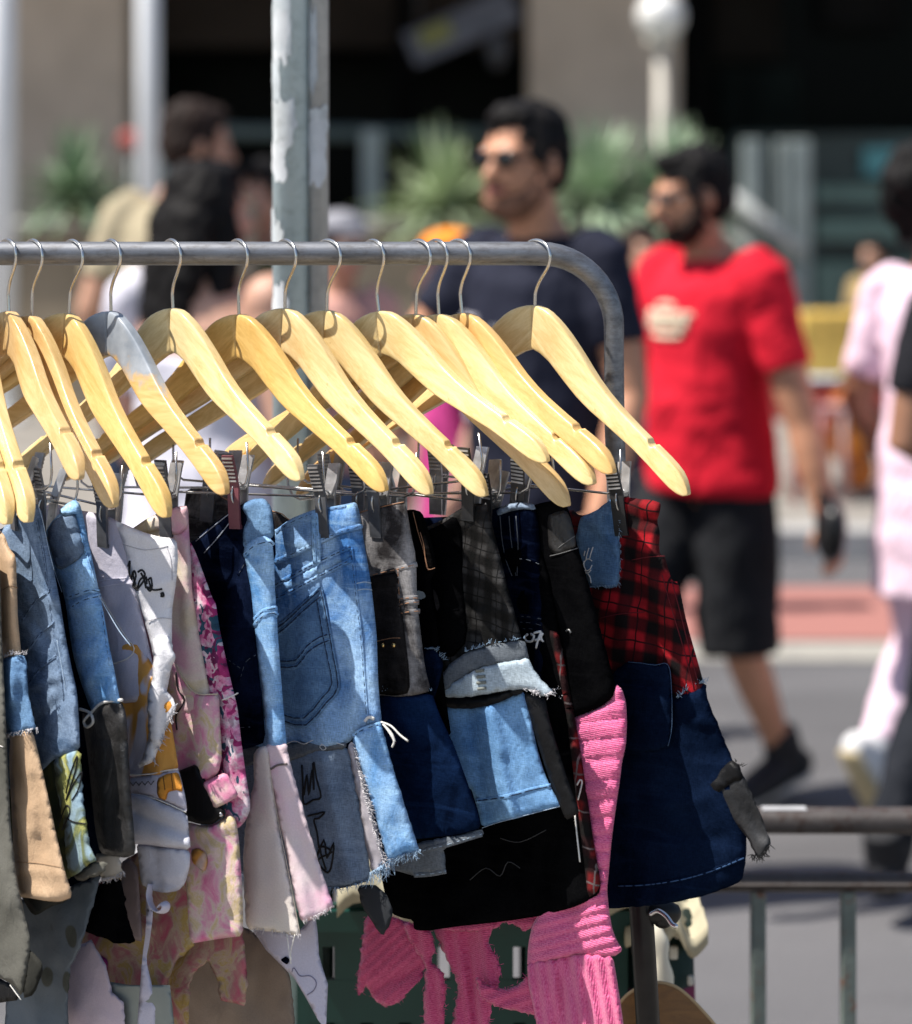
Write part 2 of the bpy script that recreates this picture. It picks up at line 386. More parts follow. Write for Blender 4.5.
# market goods across the road on the right
def stall():
    Y = 13.2
    e = tag(empty('market_table', (bx(850, Y), Y, .12)), 'table with a white cloth and red front across the road', 'table')
    o = e.location
    bm = bmesh.new(); box(bm, (0, 0, bz(372, Y) - .12 - .03), (1.0, .6, .06), bev=.01); link_bm('tabletop', bm, plain('white_cloth', (.62, .66, .72), .8, ns=6, var=.15), e, False)
    bm = bmesh.new(); box(bm, (0, -.29, bz(395, Y) - .12), (.96, .02, .18)); link_bm('front_board', bm, plain('faded_red_board', (.42, .09, .07), .7, ns=8, var=.3), e, False)
    for sx in (-.45, .45):
        for sy in (-.25, .25):
            bm = bmesh.new(); tube(bm, [(sx, sy, 0), (sx, sy, bz(374, Y) - .16)], .02, 8); link_bm('leg', bm, greymetal, e)
    for px, py, s, c, lab in ((838, 335, (.36, .3, .28), (.62, .42, .10), 'yellow cardboard box on the far market table'),
                              (872, 340, (.26, .3, .24), (.68, .48, .15), 'second yellow box beside the pink shirt on the far table'),
                              (811, 350, (.12, .12, .2), (.12, .42, .50), 'turquoise tub on the far table beside the red shirt')):
        b = tag(empty('goods_box', (bx(px, Y - .05), Y - .05, bz(372, Y) + .002)), lab, 'box', 'goods on the far table')
        bm = bmesh.new(); box(bm, (0, 0, s[2] / 2), s, bev=.01); link_bm('carton', bm, plain('box_col_' + lab[:8], c, .7, ns=14, var=.3), b, False)
        bm = bmesh.new(); box(bm, (0, 0, s[2] + .004), (s[0] * .96, s[1] * .2, .006)); link_bm('lid_strip', bm, plain('strip_' + lab[:8], tuple(min(1, x * 1.2) for x in c), .6), b, False)
    for px, py, r, c, lab in ((843, 437, .10, (.85, .26, .03), 'orange ball shaped bag under the far market table'),
                              (858, 470, .085, (.55, .16, .03), 'rust orange bundle on the pavement under the far table'),
                              (846, 405, .07, (.36, .11, .03), 'dark orange bag hanging on the far table leg')):
        b = tag(empty('bag', W(px, py, Y - .35) - Vector((0, 0, r))), lab, 'bag', 'orange bags at the far table')
        bm = bmesh.new(); ell(bm, (0, 0, r), (r, r * .8, r * 1.05)); link_bm('sack', bm, plain('bag_' + lab[:8], c, .7, ns=14, var=.3), b)
        bm = bmesh.new(); tube(bm, catmull([(-.03, 0, 2 * r), (-.02, 0, 2 * r + .05), (.02, 0, 2 * r + .05), (.03, 0, 2 * r)]), .008, 8); link_bm('handle', bm, plain('bag_handle', (.2, .08, .02), .7), b)
    for px, lab in ((806, 'red plastic stool under the far table next to the arm'), (826, 'faded pink stool standing under the far table')):
        b = tag(empty('plastic_stool', (bx(px, Y - .3), Y - .42, .12)), lab, 'stool', 'stools at the far table')
        cc = plain('stool_red', (.42, .12, .12) if px < 815 else (.45, .30, .30), .5)
        bm = bmesh.new(); box(bm, (0, 0, .42), (.13, .13, .03), bev=.01); link_bm('seat', bm, cc, b, False)
        for sx in (-.05, .05):
            for sy in (-.05, .05):
                bm = bmesh.new(); tube(bm, [(sx * 1.3, sy * 1.3, 0), (sx, sy, .41)], .014, 8); link_bm('leg', bm, cc, b)
stall()

# ------------------------------------------------------------------ near street furniture
def galv(name, c1, c2):
    m = MT(name, .5, .25, .5, 'Object')
    f = m.noise(9, 6, .65, m.vec((1, 1, .5))); g = m.noise(60, 4, .7)
    m.color(m.mix(m.ramp(g, [(.5, (0, 0, 0)), (.85, (1, 1, 1))]), m.ramp(f, [(.3, c1), (.7, c2)]), tuple(x * .6 for x in c1)))
    m.bump(g, .15, .003); return m.m
YP = 3.55
pole = tag(empty('street_pole', (bx(291, YP), YP, .12)), 'pale blue green steel pole with torn white sticker remains and a grey conduit', 'pole')
rp = 18.5 * YP / F; rc = 10.5 * YP / F
bm = bmesh.new(); tube(bm, [(0, 0, 0), (0, 0, 4.5)], rp, 40); link_bm('shaft', bm, galv('blue_green_pole_paint', (.40, .50, .53), (.52, .61, .63)), pole)
bm = bmesh.new(); tube(bm, [(rp + rc * .82, .0, 0), (rp + rc * .82, .0, 4.5)], rc, 24); link_bm('conduit', bm, galv('grey_conduit_paint', (.36, .37, .37), (.55, .55, .54)), pole)
def sticker(z0, z1, a0, a1, seed, cen=(0, 0), r=rp):
    pts = []
    N = 60
    for i in range(N):
        t = 2 * math.pi * i / N; k = 1 + .42 * noise.noise(Vector((math.cos(t) * 2.0, math.sin(t) * 2.0, seed))) + .18 * noise.noise(Vector((math.cos(t) * 7, math.sin(t) * 7, seed + 5)))
        c, s = math.cos(t), math.sin(t); q = max(abs(c), abs(s)) ** .6
        pts.append((.5 + .5 * c * k / q * .9, .5 + .5 * s * k / q * .9))
    vs, es = pts, [(i, (i + 1) % N) for i in range(N)]
    grid = [(x / 8, y / 8) for x in range(1, 8) for y in range(1, 8)]
    out = delaunay_2d_cdt([Vector(p) for p in vs + grid], es, [list(range(N))], 1, 1e-5)
    bm = bmesh.new(); fr = []; rr = r + .0012
    for p in out[0]:
        a = a0 + (a1 - a0) * p.x; fr.append(bm.verts.new((cen[0] + math.sin(a) * rr, cen[1] - math.cos(a) * rr, z0 + (z1 - z0) * p.y)))
    for f in out[2]: bm.faces.new([fr[i] for i in f])
    link_bm('torn_sticker', bm, STK[int(seed) % 3], pole)
STK = [plain('paper_white', (.62, .64, .66), .85, ns=26, var=.14), plain('paper_grey', (.50, .54, .56), .85, ns=30, var=.2), plain('paper_pale', (.58, .61, .62), .85, ns=40, var=.25)]
zp = lambda y: bz(y, YP) - .12
for k, (y0, y1, a0, a1) in enumerate(((66, 6, -1.2, -.05), (104, 58, -1.3, -.45), (152, 98, -1.25, .35), (184, 140, -1.3, -.1), (250, 206, -1.4, -.75), (262, 222, -.9, -.3), (330, 282, -1.2, .0), (60, -40, -1.3, .2), (410, 350, -1.2, .2))[:8]):
    sticker(zp(y0), zp(y1), a0, a1, k * 3.0 + .3 + k)
for k, (y0, y1) in enumerate(((96, 4), (190, 118), (150, 104))):
    sticker(zp(y0), zp(y1), -.95, [.0, .9, 1.2][k], 31.7 + k * 2, (rp + rc * .82, 0), rc)

# pedestrian barrier
def rusty(name, c, rust, amt):
    m = MT(name, .6, 0, .4, 'Object'); f = m.noise(13, 6, .7); g = m.noise(48, 5, .7)
    c1 = m.ramp(f, [(.35, tuple(x * .7 for x in c)), (.65, c)])
    m.color(m.mix(m.ramp(g, [(amt - .05, (0, 0, 0)), (amt + .06, (1, 1, 1))]), c1, rust)); m.bump(g, .4, .004); return m.m
YB = 3.72
br = tag(empty('pedestrian_barrier', (bx(760, YB), YB, .12)), 'rusty grey green pedestrian barrier at the edge of the road', 'barrier')
o = br.location
m_rail = rusty('worn_pink_grey_rail', (.080, .069, .066), (.04, .022, .017), .56)
m_post = rusty('worn_green_post', (.20, .24, .215), (.20, .075, .04), .60)
def rail(y0, y1, nm, dy):
    bm = bmesh.new(); a = W(640, y1, YB); b = W(1320, y0, YB)
    box(bm, ((a.x + b.x) / 2 - o.x, 0, (a.z + b.z) / 2 - o.z), (b.x - a.x, dy, b.z - a.z), bev=.0125, seg=5); link_bm(nm, bm, m_rail, br)
rail(809, 832, 'top_rail', .045); rail(873, 891, 'middle_rail', .035); rail(1130, 1146, 'bottom_rail', .03)
for px in (665, 758, 848, 940, 1032, 1124, 1216):
    bm = bmesh.new(); a = W(px - 7.5, 1131, YB); b = W(px + 7.5, 890, YB)
    box(bm, ((a.x + b.x) / 2 - o.x, 0, (a.z + b.z) / 2 - o.z), (b.x - a.x, .022, b.z - a.z), bev=.003); link_bm('upright', bm, m_post, br, False)
for px in (648, 1308):
    bm = bmesh.new(); a = W(px, 809, YB) - o; box(bm, (a.x, 0, a.z / 2 - .01), (.04, .04, a.z - .02), bev=.005); box(bm, (a.x, 0, .012), (.05, .5, .024), bev=.005); link_bm('leg', bm, m_post, br, False)
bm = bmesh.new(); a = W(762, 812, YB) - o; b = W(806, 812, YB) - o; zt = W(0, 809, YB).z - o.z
box(bm, ((a.x + b.x) / 2, 0, zt + .0006), (b.x - a.x, .022, .002), bev=.0005); link_bm('whitish_highlight', bm, plain('whitish_paint_highlight', (.42, .42, .43), .6), br, False)  # thin pale slab for whitish paint and a highlight on the rail

# green crates, bag with cloth, chair behind the rack
YC = 3.5
green = plain('green_plastic', (.006, .045, .035), .45, spec=.4, ns=7, var=.25)
def crate(x, y, z, s, label):
    e = tag(empty('plastic_crate', (x, y, z)), label, 'crate', 'green crates behind the rack')
    bm = bmesh.new(); w, d, h = s; t = .012
    box(bm, (0, 0, t / 2), (w, d, t))
    for sx in (-1, 1): box(bm, (sx * (w / 2 - t / 2), 0, h / 2 + t / 2), (t, d, h - t))
    for sy in (-1, 1):
        n = 8
        for i in range(n + 1): box(bm, (-w / 2 + t + (w - 2 * t) * i / n, sy * (d / 2 - t / 2), h / 2 + t / 2), (.03, t * .9, h - t))
        for zz in (t * 1.5, h * .36, h * .68, h - .02): box(bm, (0, sy * (d / 2 - t / 2), zz), (w - 2 * t, t * .98, .05))
    box(bm, (0, -d / 2 - .004, h - .012), (w + .02, .016, .024)); box(bm, (0, d / 2 + .004, h - .012), (w + .02, .016, .024))
    link_bm('basket', bm, green, e, False)
    bm = bmesh.new()
    for sx in (-1, 1): box(bm, (sx * (w / 2 + .006), 0, h * .8), (.012, .14, .03), bev=.004)
    link_bm('handle', bm, green, e, False)
cz = bz(910, YC - .17)
hh = (cz - .12) / 2
cx0 = (bx(306, YC) + bx(618, YC)) / 2; cw = bx(618, YC) - bx(306, YC)
crate(cx0, YC + .02, .12, (cw, .34, hh - .004), 'green slotted plastic crate at the bottom of the stack behind the rack')
crate(cx0, YC + .02, .12 + hh, (cw, .34, hh - .004), 'green slotted plastic crate on top of the stack behind the rack')

def draped(name, pts, t, mat, parent=None):
    bm = bmesh.new(); nu = len(pts); nv = len(pts[0])
    g = [[bm.verts.new(p) for p in r] for r in pts]; b = [[bm.verts.new(Vector(p) - Vector((0, 0, t))) for p in r] for r in pts]
    for i in range(nu - 1):
        for j in range(nv - 1):
            bm.faces.new((g[i][j], g[i][j + 1], g[i + 1][j + 1], g[i + 1][j])); bm.faces.new((b[i][j], b[i + 1][j], b[i + 1][j + 1], b[i][j + 1]))
    for i in range(nu - 1):
        for j in (0, nv - 1): bm.faces.new((g[i][j], g[i + 1][j], b[i + 1][j], b[i][j]))
    for j in range(nv - 1):
        for i in (0, nu - 1): bm.faces.new((g[i][j], b[i][j], b[i][j + 1], g[i][j + 1]))
    return link_bm(name, bm, mat, parent)
cream = plain('cream_cotton', (.42, .38, .27), .85, ns=14, var=.15)
P = []
for i in range(40):
    r = []
    for j in range(16):
        u, v = i / 39, j / 15
        r.append(Vector((cx0 - cw * .38 + u * cw * .95, YC - .19 + v * .36, cz + .028 + .012 * math.sin(u * 22 + v * 4) + .016 * noise.noise(Vector((u * 7, v * 5, 3))) - (.012 if j == 0 else 0))))
    P.append(r)
tag(draped('folded_cloth', P, .02, cream), 'crumpled cream cloth lying on the top green crate', 'cloth')

e = tag(empty('shopping_bag', (bx(660, 3.42), 3.46, .12)), 'dark green bag with a magenta band and small white squares behind the rack post', 'bag')
bgm = MT('green_magenta_bag', .7, 0, .3, 'Object')
sp = bgm.n('ShaderNodeSeparateXYZ'); bgm.L(bgm.c, sp.inputs[0])
zb = bz(978, 3.42) - .12
bandf = bgm.ramp(sp.outputs[2], [(zb - .002, (1, 1, 1)), (zb, (0, 0, 0))])
bgm.color(bgm.mix(bandf, (.010, .030, .026), (.15, .010, .06))); bgm.bump(bgm.noise(30, 4), .5, .006)
bm = bmesh.new(); top = bz(916, 3.42) - .12
xa, xb, xc, xd = [bx(q, 3.42) - e.location.x for q in (616, 692, 604, 712)]
rows = []
for k in range(9):
    t = k / 8; z = top * t; a = xc + (xa - xc) * t; b = xd + (xb - xd) * t
    ring = []
    for q in range(24):
        an = 2 * math.pi * q / 24; c, s_ = math.cos(an), math.sin(an)
        sx = math.copysign(abs(c) ** .45, c); sy = math.copysign(abs(s_) ** .45, s_)
        ring.append(bm.verts.new(((a + b) / 2 + sx * (b - a) / 2, sy * .09 + .006 * math.sin(5 * an + t * 7), z)))
    rows.append(ring)
for k in range(8):
    for q in range(24): bm.faces.new((rows[k][q], rows[k][(q + 1) % 24], rows[k + 1][(q + 1) % 24], rows[k + 1][q]))
bm.faces.new(rows[0][::-1]); bm.faces.new(rows[-1])
link_bm('sack', bm, bgm.m, e)
BAGW = plain('bag_white', (.62, .60, .54), .7)
for px, py, s in ((679, 934, 5), (674, 954, 5.5), (691, 982, 4), (636, 950, 5)):
    bm = bmesh.new(); p = W(px, py, 3.36) - e.location; box(bm, (p.x, -.093, p.z), (s * 1.5 * 3.36 / F, .008, s * 2.4 * 3.36 / F), bev=.002); link_bm('white_mark', bm, BAGW, e, False)
P = []
for i in range(26):
    r = []
    for j in range(14):
        u, v = i / 25, j / 13
        r.append(Vector((bx(622, 3.4) + u * (bx(703, 3.4) - bx(622, 3.4)), 3.33 + v * .24, bz(913, 3.4) + .012 * math.sin(u * 13) + .012 * noise.noise(Vector((u * 6, v * 6, 9))))))
    P.append(r)
tag(draped('folded_cloth', P, .022, cream), 'cream cloth folded over the top of the dark green bag', 'cloth')
e = tag(empty('cloth_strip', W(661, 1000, 3.28)), 'pale cream cloth strip hanging down in front of the dark green bag', 'cloth')
bm = bmesh.new(); pt = [W(654, 910, 3.31), W(656, 930, 3.285), W(661, 955, 3.28), W(664, 985, 3.28), W(664, 1030, 3.28)]
tube(bm, [p - e.location for p in catmull(pt, 5)], [(.010 + .002 * math.sin(i), .004) for i in range(21)], 12, Vector((1, 0, 0))); link_bm('strip', bm, plain('cream_strip', (.74, .69, .56), .85, ns=16, var=.12), e)

# curved plywood chair behind the post
YCH = 3.10
ch = tag(empty('wooden_chair', (bx(664, YCH), YCH + .12, .12)), 'brown plywood chair whose rounded back top shows behind the rack post', 'chair')
def woodmat(name, c1, c2, scale=(14, 14, 1.3), rough=.35, ns=6, axis='Object', rnd=0.0):
    m = MT(name, rough, 0, .5, axis)
    if rnd:
        q = m.n('ShaderNodeSeparateXYZ'); m.L(m.c, q.inputs[0]); ax = m.math('ABSOLUTE', q.outputs[0])
        al = m.math('SUBTRACT', m.math('MULTIPLY', ax, .79), m.math('MULTIPLY', q.outputs[2], .61)); ac = m.math('ADD', m.math('MULTIPLY', ax, .61), m.math('MULTIPLY', q.outputs[2], .79))
        cb = m.n('ShaderNodeCombineXYZ'); oi = m.n('ShaderNodeObjectInfo'); rs = m.n('ShaderNodeSeparateColor'); m.L(oi.outputs['Color'], rs.inputs[0])
        m.L(m.math('ADD', al, m.math('MULTIPLY', rs.outputs[0], 7.3)), cb.inputs[0]); m.L(m.math('ADD', ac, m.math('MULTIPLY', rs.outputs[2], 5.1)), cb.inputs[1]); m.L(q.outputs[1], cb.inputs[2]); m.c = cb.outputs[0]
    f = m.noise(ns, 5, .6, m.vec(scale), 1.2); g = m.noise(ns * 9, 3, .6, m.vec(scale))
    f2 = m.math('ADD', m.math('MULTIPLY', f, .7), m.math('MULTIPLY', g, .3))
    c = m.ramp(f2, [(.3, c1), (.68, c2)])
    if rnd:
        c = m.mix(1.0, c, oi.outputs['Color'], 'MULTIPLY')
    if rnd:
        sc_ = m.ramp(m.noise(11, 7, .75, m.vec((2.2, 5, 5), loc=(3, 1, 2)), .8), [(.64, (1, 1, 1)), (.72, (.66, .56, .44))]); c = m.mix(1.0, c, sc_, 'MULTIPLY'); m.bump(m.noise(9, 4, .6, m.vec((3, 3, 3))), .25, .002)
    m.color(c); m.bump(g, .10, .002); return m, c
brown, _ = woodmat('brown_varnished_plywood', (.10, .042, .010), (.20, .092, .024), (3, 3, 9), .3, 9); brown = brown.m
outl = [(-.052, .60), (-.050, 1008), ]
bm = bmesh.new()
prof = [(606, 1060), (612, 1022), (622, 1003), (636, 991), (655, 984.5), (672, 987), (686, 996), (700, 1010), (714, 1026), (728, 1045), (736, 1075), (738, 1120), (730, 1150), (612, 1150), (604, 1110)]
prof = [W(a, b, YCH) for a, b in prof]
pr = catmull(prof + [prof[0]], 4)[:-1]
f0 = [bm.verts.new(p - ch.location) for p in pr]; f1 = [bm.verts.new(p - ch.location + Vector((0, .012, 0))) for p in pr]
N = len(pr)
bm.faces.new(f0); bm.faces.new(f1[::-1])
for i in range(N): bm.faces.new((f0[i], f0[(i + 1) % N], f1[(i + 1) % N], f1[i]))
link_bm('backrest', bm, brown, ch, False)
bm = bmesh.new(); tube(bm, [p - ch.location + Vector((0, .004, 0)) for p in pr[2:34]], .0028, 8); link_bm('edge_band', bm, plain('pale_ply_edge', (.50, .34, .17), .5), ch)
bm = bmesh.new(); box(bm, (0, -.12, .33), (.36, .36, .02), bev=.008); link_bm('seat', bm, brown, ch, False)
for sx in (-.15, .15):
    for sy in (-.27, .04):
        bm = bmesh.new(); tube(bm, [(sx * 1.1, sy, 0), (sx * .8, sy * .9, .32)], .012, 10); link_bm('leg', bm, greymetal, ch)
    bm = bmesh.new(); tube(bm, [(sx * .25, .02, .33), (sx * .25, .0, .58)], .01, 10); link_bm('back_post', bm, greymetal, ch)

# ------------------------------------------------------------------ the clothes rack
steel = MT('scuffed_steel_tube', .32, .85, .5, 'Object')
f = steel.noise(22, 6, .7, steel.vec((.6, 4, 4))); g = steel.noise(90, 6, .75, steel.vec((.5, 1.4, 1.0)))
steel.color(steel.mix(steel.ramp(g, [(.48, (0, 0, 0)), (.72, (.6, .6, .6))]), steel.ramp(f, [(.3, (.14, .145, .16)), (.7, (.31, .32, .345))]), (.085, .072, .062)))
steel.rough(steel.ramp(f, [(.3, (.62,) * 3), (.7, (.45,) * 3)])); steel.bump(g, .05, .001); steel = steel.m
darksteel = plain('dark_steel_tube', (.014, .0135, .0145), .38, .5, .5, ns=30, var=.4, bump=.1)
YR = 3.0
sc = YR / F
zr = bz(253.5, YR); rr = 11.8 * sc
rack = tag(empty('clothes_rack', (bx(612, YR), YR, .12)), 'scuffed steel clothes rack with a rounded corner carrying the row of wooden hangers', 'clothes rack')
ro = rack.location
R = 74 * sc
xe = bx(614, YR)
pts = [Vector((bx(-420, YR), YR, zr))] + [Vector((bx(q, YR), YR, zr)) for q in range(-400, 541, 40)]
cxr = bx(540, YR)
for k in range(1, 13):
    a = math.pi / 2 * k / 12; pts.append(Vector((cxr + R * math.sin(a), YR, zr - R * (1 - math.cos(a)))))
pts += [W(614, 345, YR), W(614.5, 420, YR), W(617, 500, YR), W(623, 600, YR)]
bm = bmesh.new()
rad = [rr] * (len(pts) - 16) + [rr * (1 - .013 * q) for q in range(12)] + [rr * .84, 10 * sc, 10 * sc, 10 * sc]
tube(bm, [p - ro for p in pts], rad, 28, Vector((0, 1, 0)))
link_bm('rail', bm, steel, rack)
pb = W(641, 905, YR) - ro; p6 = W(622, 585, YR) - ro; dv = (pb - p6).normalized(); pe = p6 + dv * (p6.z / -dv.z)
bm = bmesh.new(); tube(bm, [p6, pb, pe], 12 * sc, 24); link_bm('lower_post', bm, darksteel, rack)
bm = bmesh.new(); tube(bm, [pe + Vector((0, -.28, .02)), pe + Vector((0, .28, .02))], .014, 16); link_bm('foot', bm, darksteel, rack)
lx = bx(-420, YR) - ro.x
bm = bmesh.new(); tube(bm, [Vector((lx, 0, zr - ro.z)), Vector((lx, 0, .02))], .012, 20); link_bm('far_post', bm, darksteel, rack)
bm = bmesh.new(); tube(bm, [(lx, -.28, .02), (lx, .28, .02)], .014, 16); link_bm('foot', bm, darksteel, rack)
bm = bmesh.new(); q = [W(651, 914, 2.985), W(658, 911, 2.98), (W(666, 916, 2.975)), W(672, 924, 2.97), W(676, 926, 2.968)]
tube(bm, [p - ro for p in catmull(q, 5)], .0026, 10, cap='round'); link_bm('wire_hook', bm, plain('bright_chrome', (.75, .75, .76), .2, .9), rack)
bm = bmesh.new(); tube(bm, [W(652, 911, 3.0) - ro, W(669, 913, 3.0) - ro], .013, 16, cap='round'); ell(bm, W(663, 917, 3.0) - ro, (.012, .012, .012)); link_bm('clamp_knob', bm, plain('black_knob', (.012, .012, .013), .4), rack)

# ------------------------------------------------------------------ hangers
BETA = math.radians(12)
wood, wc = woodmat('pale_lacquered_wood', (.62, .415, .145), (.90, .71, .37), (.9, 13, 13), .3, 6, rnd=1); wood = wood.m
painted = MT('wood_with_grey_paint', .35, 0, .5, 'Object')
sp = painted.n('ShaderNodeSeparateXYZ'); painted.L(painted.c, sp.inputs[0])
nz = painted.noise(40, 4)
h_ = painted.math('ADD', sp.outputs[2], painted.math('MULTIPLY', painted.math('SUBTRACT', nz, .5), .07))
h_ = painted.math('SUBTRACT', h_, painted.math('MULTIPLY', sp.outputs[0], -.25))
pf = painted.ramp(painted.math('ADD', painted.math('MULTIPLY', h_, 8.0), 1.0), [(.56, (0, 0, 0)), (.66, (1, 1, 1))])
pg = painted.noise(6, 5, .6, painted.vec((3, 20, 20)), 1.2)
painted.color(painted.mix(pf, painted.ramp(pg, [(.3, (.60, .355, .115)), (.68, (.76, .51, .215))]), painted.ramp(nz, [(.3, (.22, .25, .29)), (.7, (.40, .43, .47))]))); painted = painted.m

TOP = [(0, 0), (.008, -.0007), (.016, -.0028), (.024, -.0062), (.032, -.0115), (.040, -.0182), (.05, -.0278), (.065, -.0440), (.078, -.0590), (.09, -.0710), (.105, -.0840), (.12, -.0955), (.145, -.1125), (.163, -.1240), (.180, -.1345), (.190, -.1408), (.2, -.1478), (.208, -.1545), (.214, -.1615), (.218, -.1680), (.2205, -.1740)]
BOT = [(0, -.046), (.012, -.0500), (.024, -.0570), (.048, -.0745), (.07, -.0905), (.09, -.1035), (.12, -.1205), (.15, -.1375), (.17, -.1505), (.19, -.1645), (.2, -.1710), (.21, -.1760), (.2165, -.1775), (.2205, -.1760)]
def interp(tab, u):
    for (a, b), (c, d) in zip(tab, tab[1:]):
        if u <= c: return b + (d - b) * (u - a) / (c - a)
    return tab[-1][1]
def arm_mesh(sg):
    bm = bmesh.new(); rings = []
    us = sorted(set([0, .004, .008, .012, .016, .020, .024, .028, .032, .036, .04, .045, .05, .06, .07, .08, .09, .105, .12, .135, .15, .158, .163, .1652, .1656, .1665, .168, .1695, .171, .1725, .1734, .1738, .1765, .18, .185, .19, .195, .2, .204, .208, .211, .214, .216, .218, .2195, .2205]))
    for u in us:
        t, b = interp(TOP, u), interp(BOT, u)
        t, b = max(t, b + .0008), b
        hv = (t - b) / 2; cv = (t + b) / 2; th = .0066
        if u > .205: th *= max(.35, 1 - ((u - .205) / .0165) ** 2 * .6)
        twist = .40 * min(1, max(0, (u - .028) / .05))
        ring = []
        NS = 44
        for k in range(NS):
            a = 2 * math.pi * k / NS; c, s = math.cos(a), math.sin(a)
            e = .26
            yy = math.copysign(abs(c) ** e, c) * th; zz = math.copysign(abs(s) ** e, s) * hv
            # the front face of the arm leans back towards its top edge
            lean = twist * zz * .8
            y = yy + lean - u * math.tan(BETA)
            zt_ = t - (.0042 * math.sqrt(max(0, 1 - ((u - .1695) / .0042) ** 2)) if abs(u - .1695) < .0042 else 0)
            ring.append(bm.verts.new((sg * u, y, min(cv + zz, zt_))))
        rings.append(ring)
    for i in range(len(rings) - 1):
        n = len(rings[i])
        for k in range(n): bm.faces.new((rings[i][k], rings[i][(k + 1) % n], rings[i + 1][(k + 1) % n], rings[i + 1][k]))
    bm.faces.new(rings[0]); bm.faces.new(rings[-1][::-1])
    bmesh.ops.recalc_face_normals(bm, faces=bm.faces[:])
    me = bpy.data.meshes.new('arm'); bm.to_mesh(me); bm.free()
    for p in me.polygons: p.use_smooth = len(p.vertices) == 4
    me.materials.append(wood); return me
arm_near, arm_far = arm_mesh(1), arm_mesh(-1)
chrome = plain('hanger_chrome', (.62, .60, .57), .22, .95, .5, ns=60, var=.1)
wirem = plain('clip_bar_steel', (.48, .48, .48), .25, .95, .5, ns=60, var=.12)
bm = bmesh.new()
hp = [(0, 0, -.02), (0, 0, .014), (.001, 0, .024), (.006, 0, .034), (.0135, 0, .0435), (.0195, 0, .0525), (.0212, 0, .0615), (.0185, 0, .0695), (.0115, 0, .0755), (.001, 0, .0775), (-.0105, 0, .0745), (-.0180, 0, .0670), (-.0200, 0, .058)]
tube(bm, catmull(hp, 5), .00165, 10, Vector((0, 1, 0)), 'round')
ell(bm, (-.02, 0, .057), (.0028, .0028, .0028), sub=2)
hookme = bpy.data.meshes.new('hook'); bmesh.ops.recalc_face_normals(bm, faces=bm.faces[:]); bm.to_mesh(hookme); bm.free(); hookme.materials.append(chrome)
for p in hookme.polygons: p.use_smooth = True
BARV = -.186; BARY = -.029; BARU = .128
bm = bmesh.new()
ends = []
bp = [(-BARU, BARY, -.140), (-BARU, BARY, BARV + .016), (-BARU + .004, BARY, BARV + .005), (-BARU + .014, BARY, BARV), (0, BARY, BARV), (BARU - .014, BARY, BARV), (BARU - .004, BARY, BARV + .005), (BARU, BARY, BARV + .016), (BARU, BARY, -.140)]
tube(bm, bp, .0013, 10, Vector((0, 1, 0)))
barme = bpy.data.meshes.new('clip_bar'); bmesh.ops.recalc_face_normals(bm, faces=bm.faces[:]); bm.to_mesh(barme); bm.free(); barme.materials.append(wirem)
for p in barme.polygons: p.use_smooth = True

def clip_meshes():
    """front jaw, back jaw, spring - each a mesh around the bar (local origin on the bar)"""
    out = []
    for sg in (-1, 1):
        bm = bmesh.new()
        # plate: gripping half below, ridged handle flaring out above
        prof = [(.0035, -.040), (.0045, -.030), (.0058, -.012), (.0062, 0), (.0090, .012), (.0150, .033)]
        w2 = .0070
        for i in range(len(prof) - 1):
            (ya, za), (yb, zb) = prof[i], prof[i + 1]
            n = Vector((0, zb - za, -(yb - ya))).normalized() * .0011
            vs = []
            for x in (-w2, w2):
                for (y, z) in ((ya, za), (yb, zb)):
                    for k in (-1, 1): vs.append(bm.verts.new((x, sg * (y + n.y * k), z + n.z * k)))
            a = vs
            for q in ((0, 1, 3, 2), (4, 6, 7, 5), (0, 4, 5, 1), (2, 3, 7, 6), (0, 2, 6, 4), (1, 5, 7, 3)): bm.faces.new([a[j] for j in q])
        for k in range(7):
            z = .007 + .0038 * k; y = (.0062 + .0028 * z / .012 if z < .012 else .009 + .006 * (z - .012) / .021) + .0012
            nf = len(bm.faces); box(bm, (0, sg * y, z), (.0128, .0018, .0019)); bm.faces.ensure_lookup_table()
            for q in range(nf, len(bm.faces)): bm.faces[q].material_index = 1
        box(bm, (0, sg * .0030, -.0395), (2 * w2, .003, .004))
        bmesh.ops.recalc_face_normals(bm, faces=bm.faces[:])
        me = bpy.data.meshes.new('clip_jaw'); bm.to_mesh(me); bm.free(); out.append(me)
    bm = bmesh.new()
    tube(bm, [Vector((0, .009 * math.cos(a), -.006 + .012 * math.sin(a))) for a in [math.radians(-60 + 10 * k) for k in range(31)]], .001, 8, Vector((1, 0, 0)))
    box(bm, (0, 0, 0), (.013, .009, .004))
    me = bpy.data.meshes.new('clip_spring'); bm.to_mesh(me); bm.free(); out.append(me)
    return out
jawF, jawB, spring = clip_meshes()
clip_black = plain('black_clip_plastic', (.020, .020, .022), .4, 0, .5, ns=60, var=.3)
clip_grey = plain('grey_clip_steel', (.15, .155, .17), .35, .5, .5, ns=60, var=.3)
clip_red = plain('maroon_clip_plastic', (.17, .055, .07), .4, 0, .5, ns=60, var=.2)
clip_silver = plain('silver_clip_steel', (.42, .42, .43), .35, .6, .5, ns=60, var=.4)
jawF.materials.append(clip_grey); jawF.materials.append(clip_silver); jawB.materials.append(clip_silver); jawB.materials.append(clip_silver); spring.materials.append(wirem)

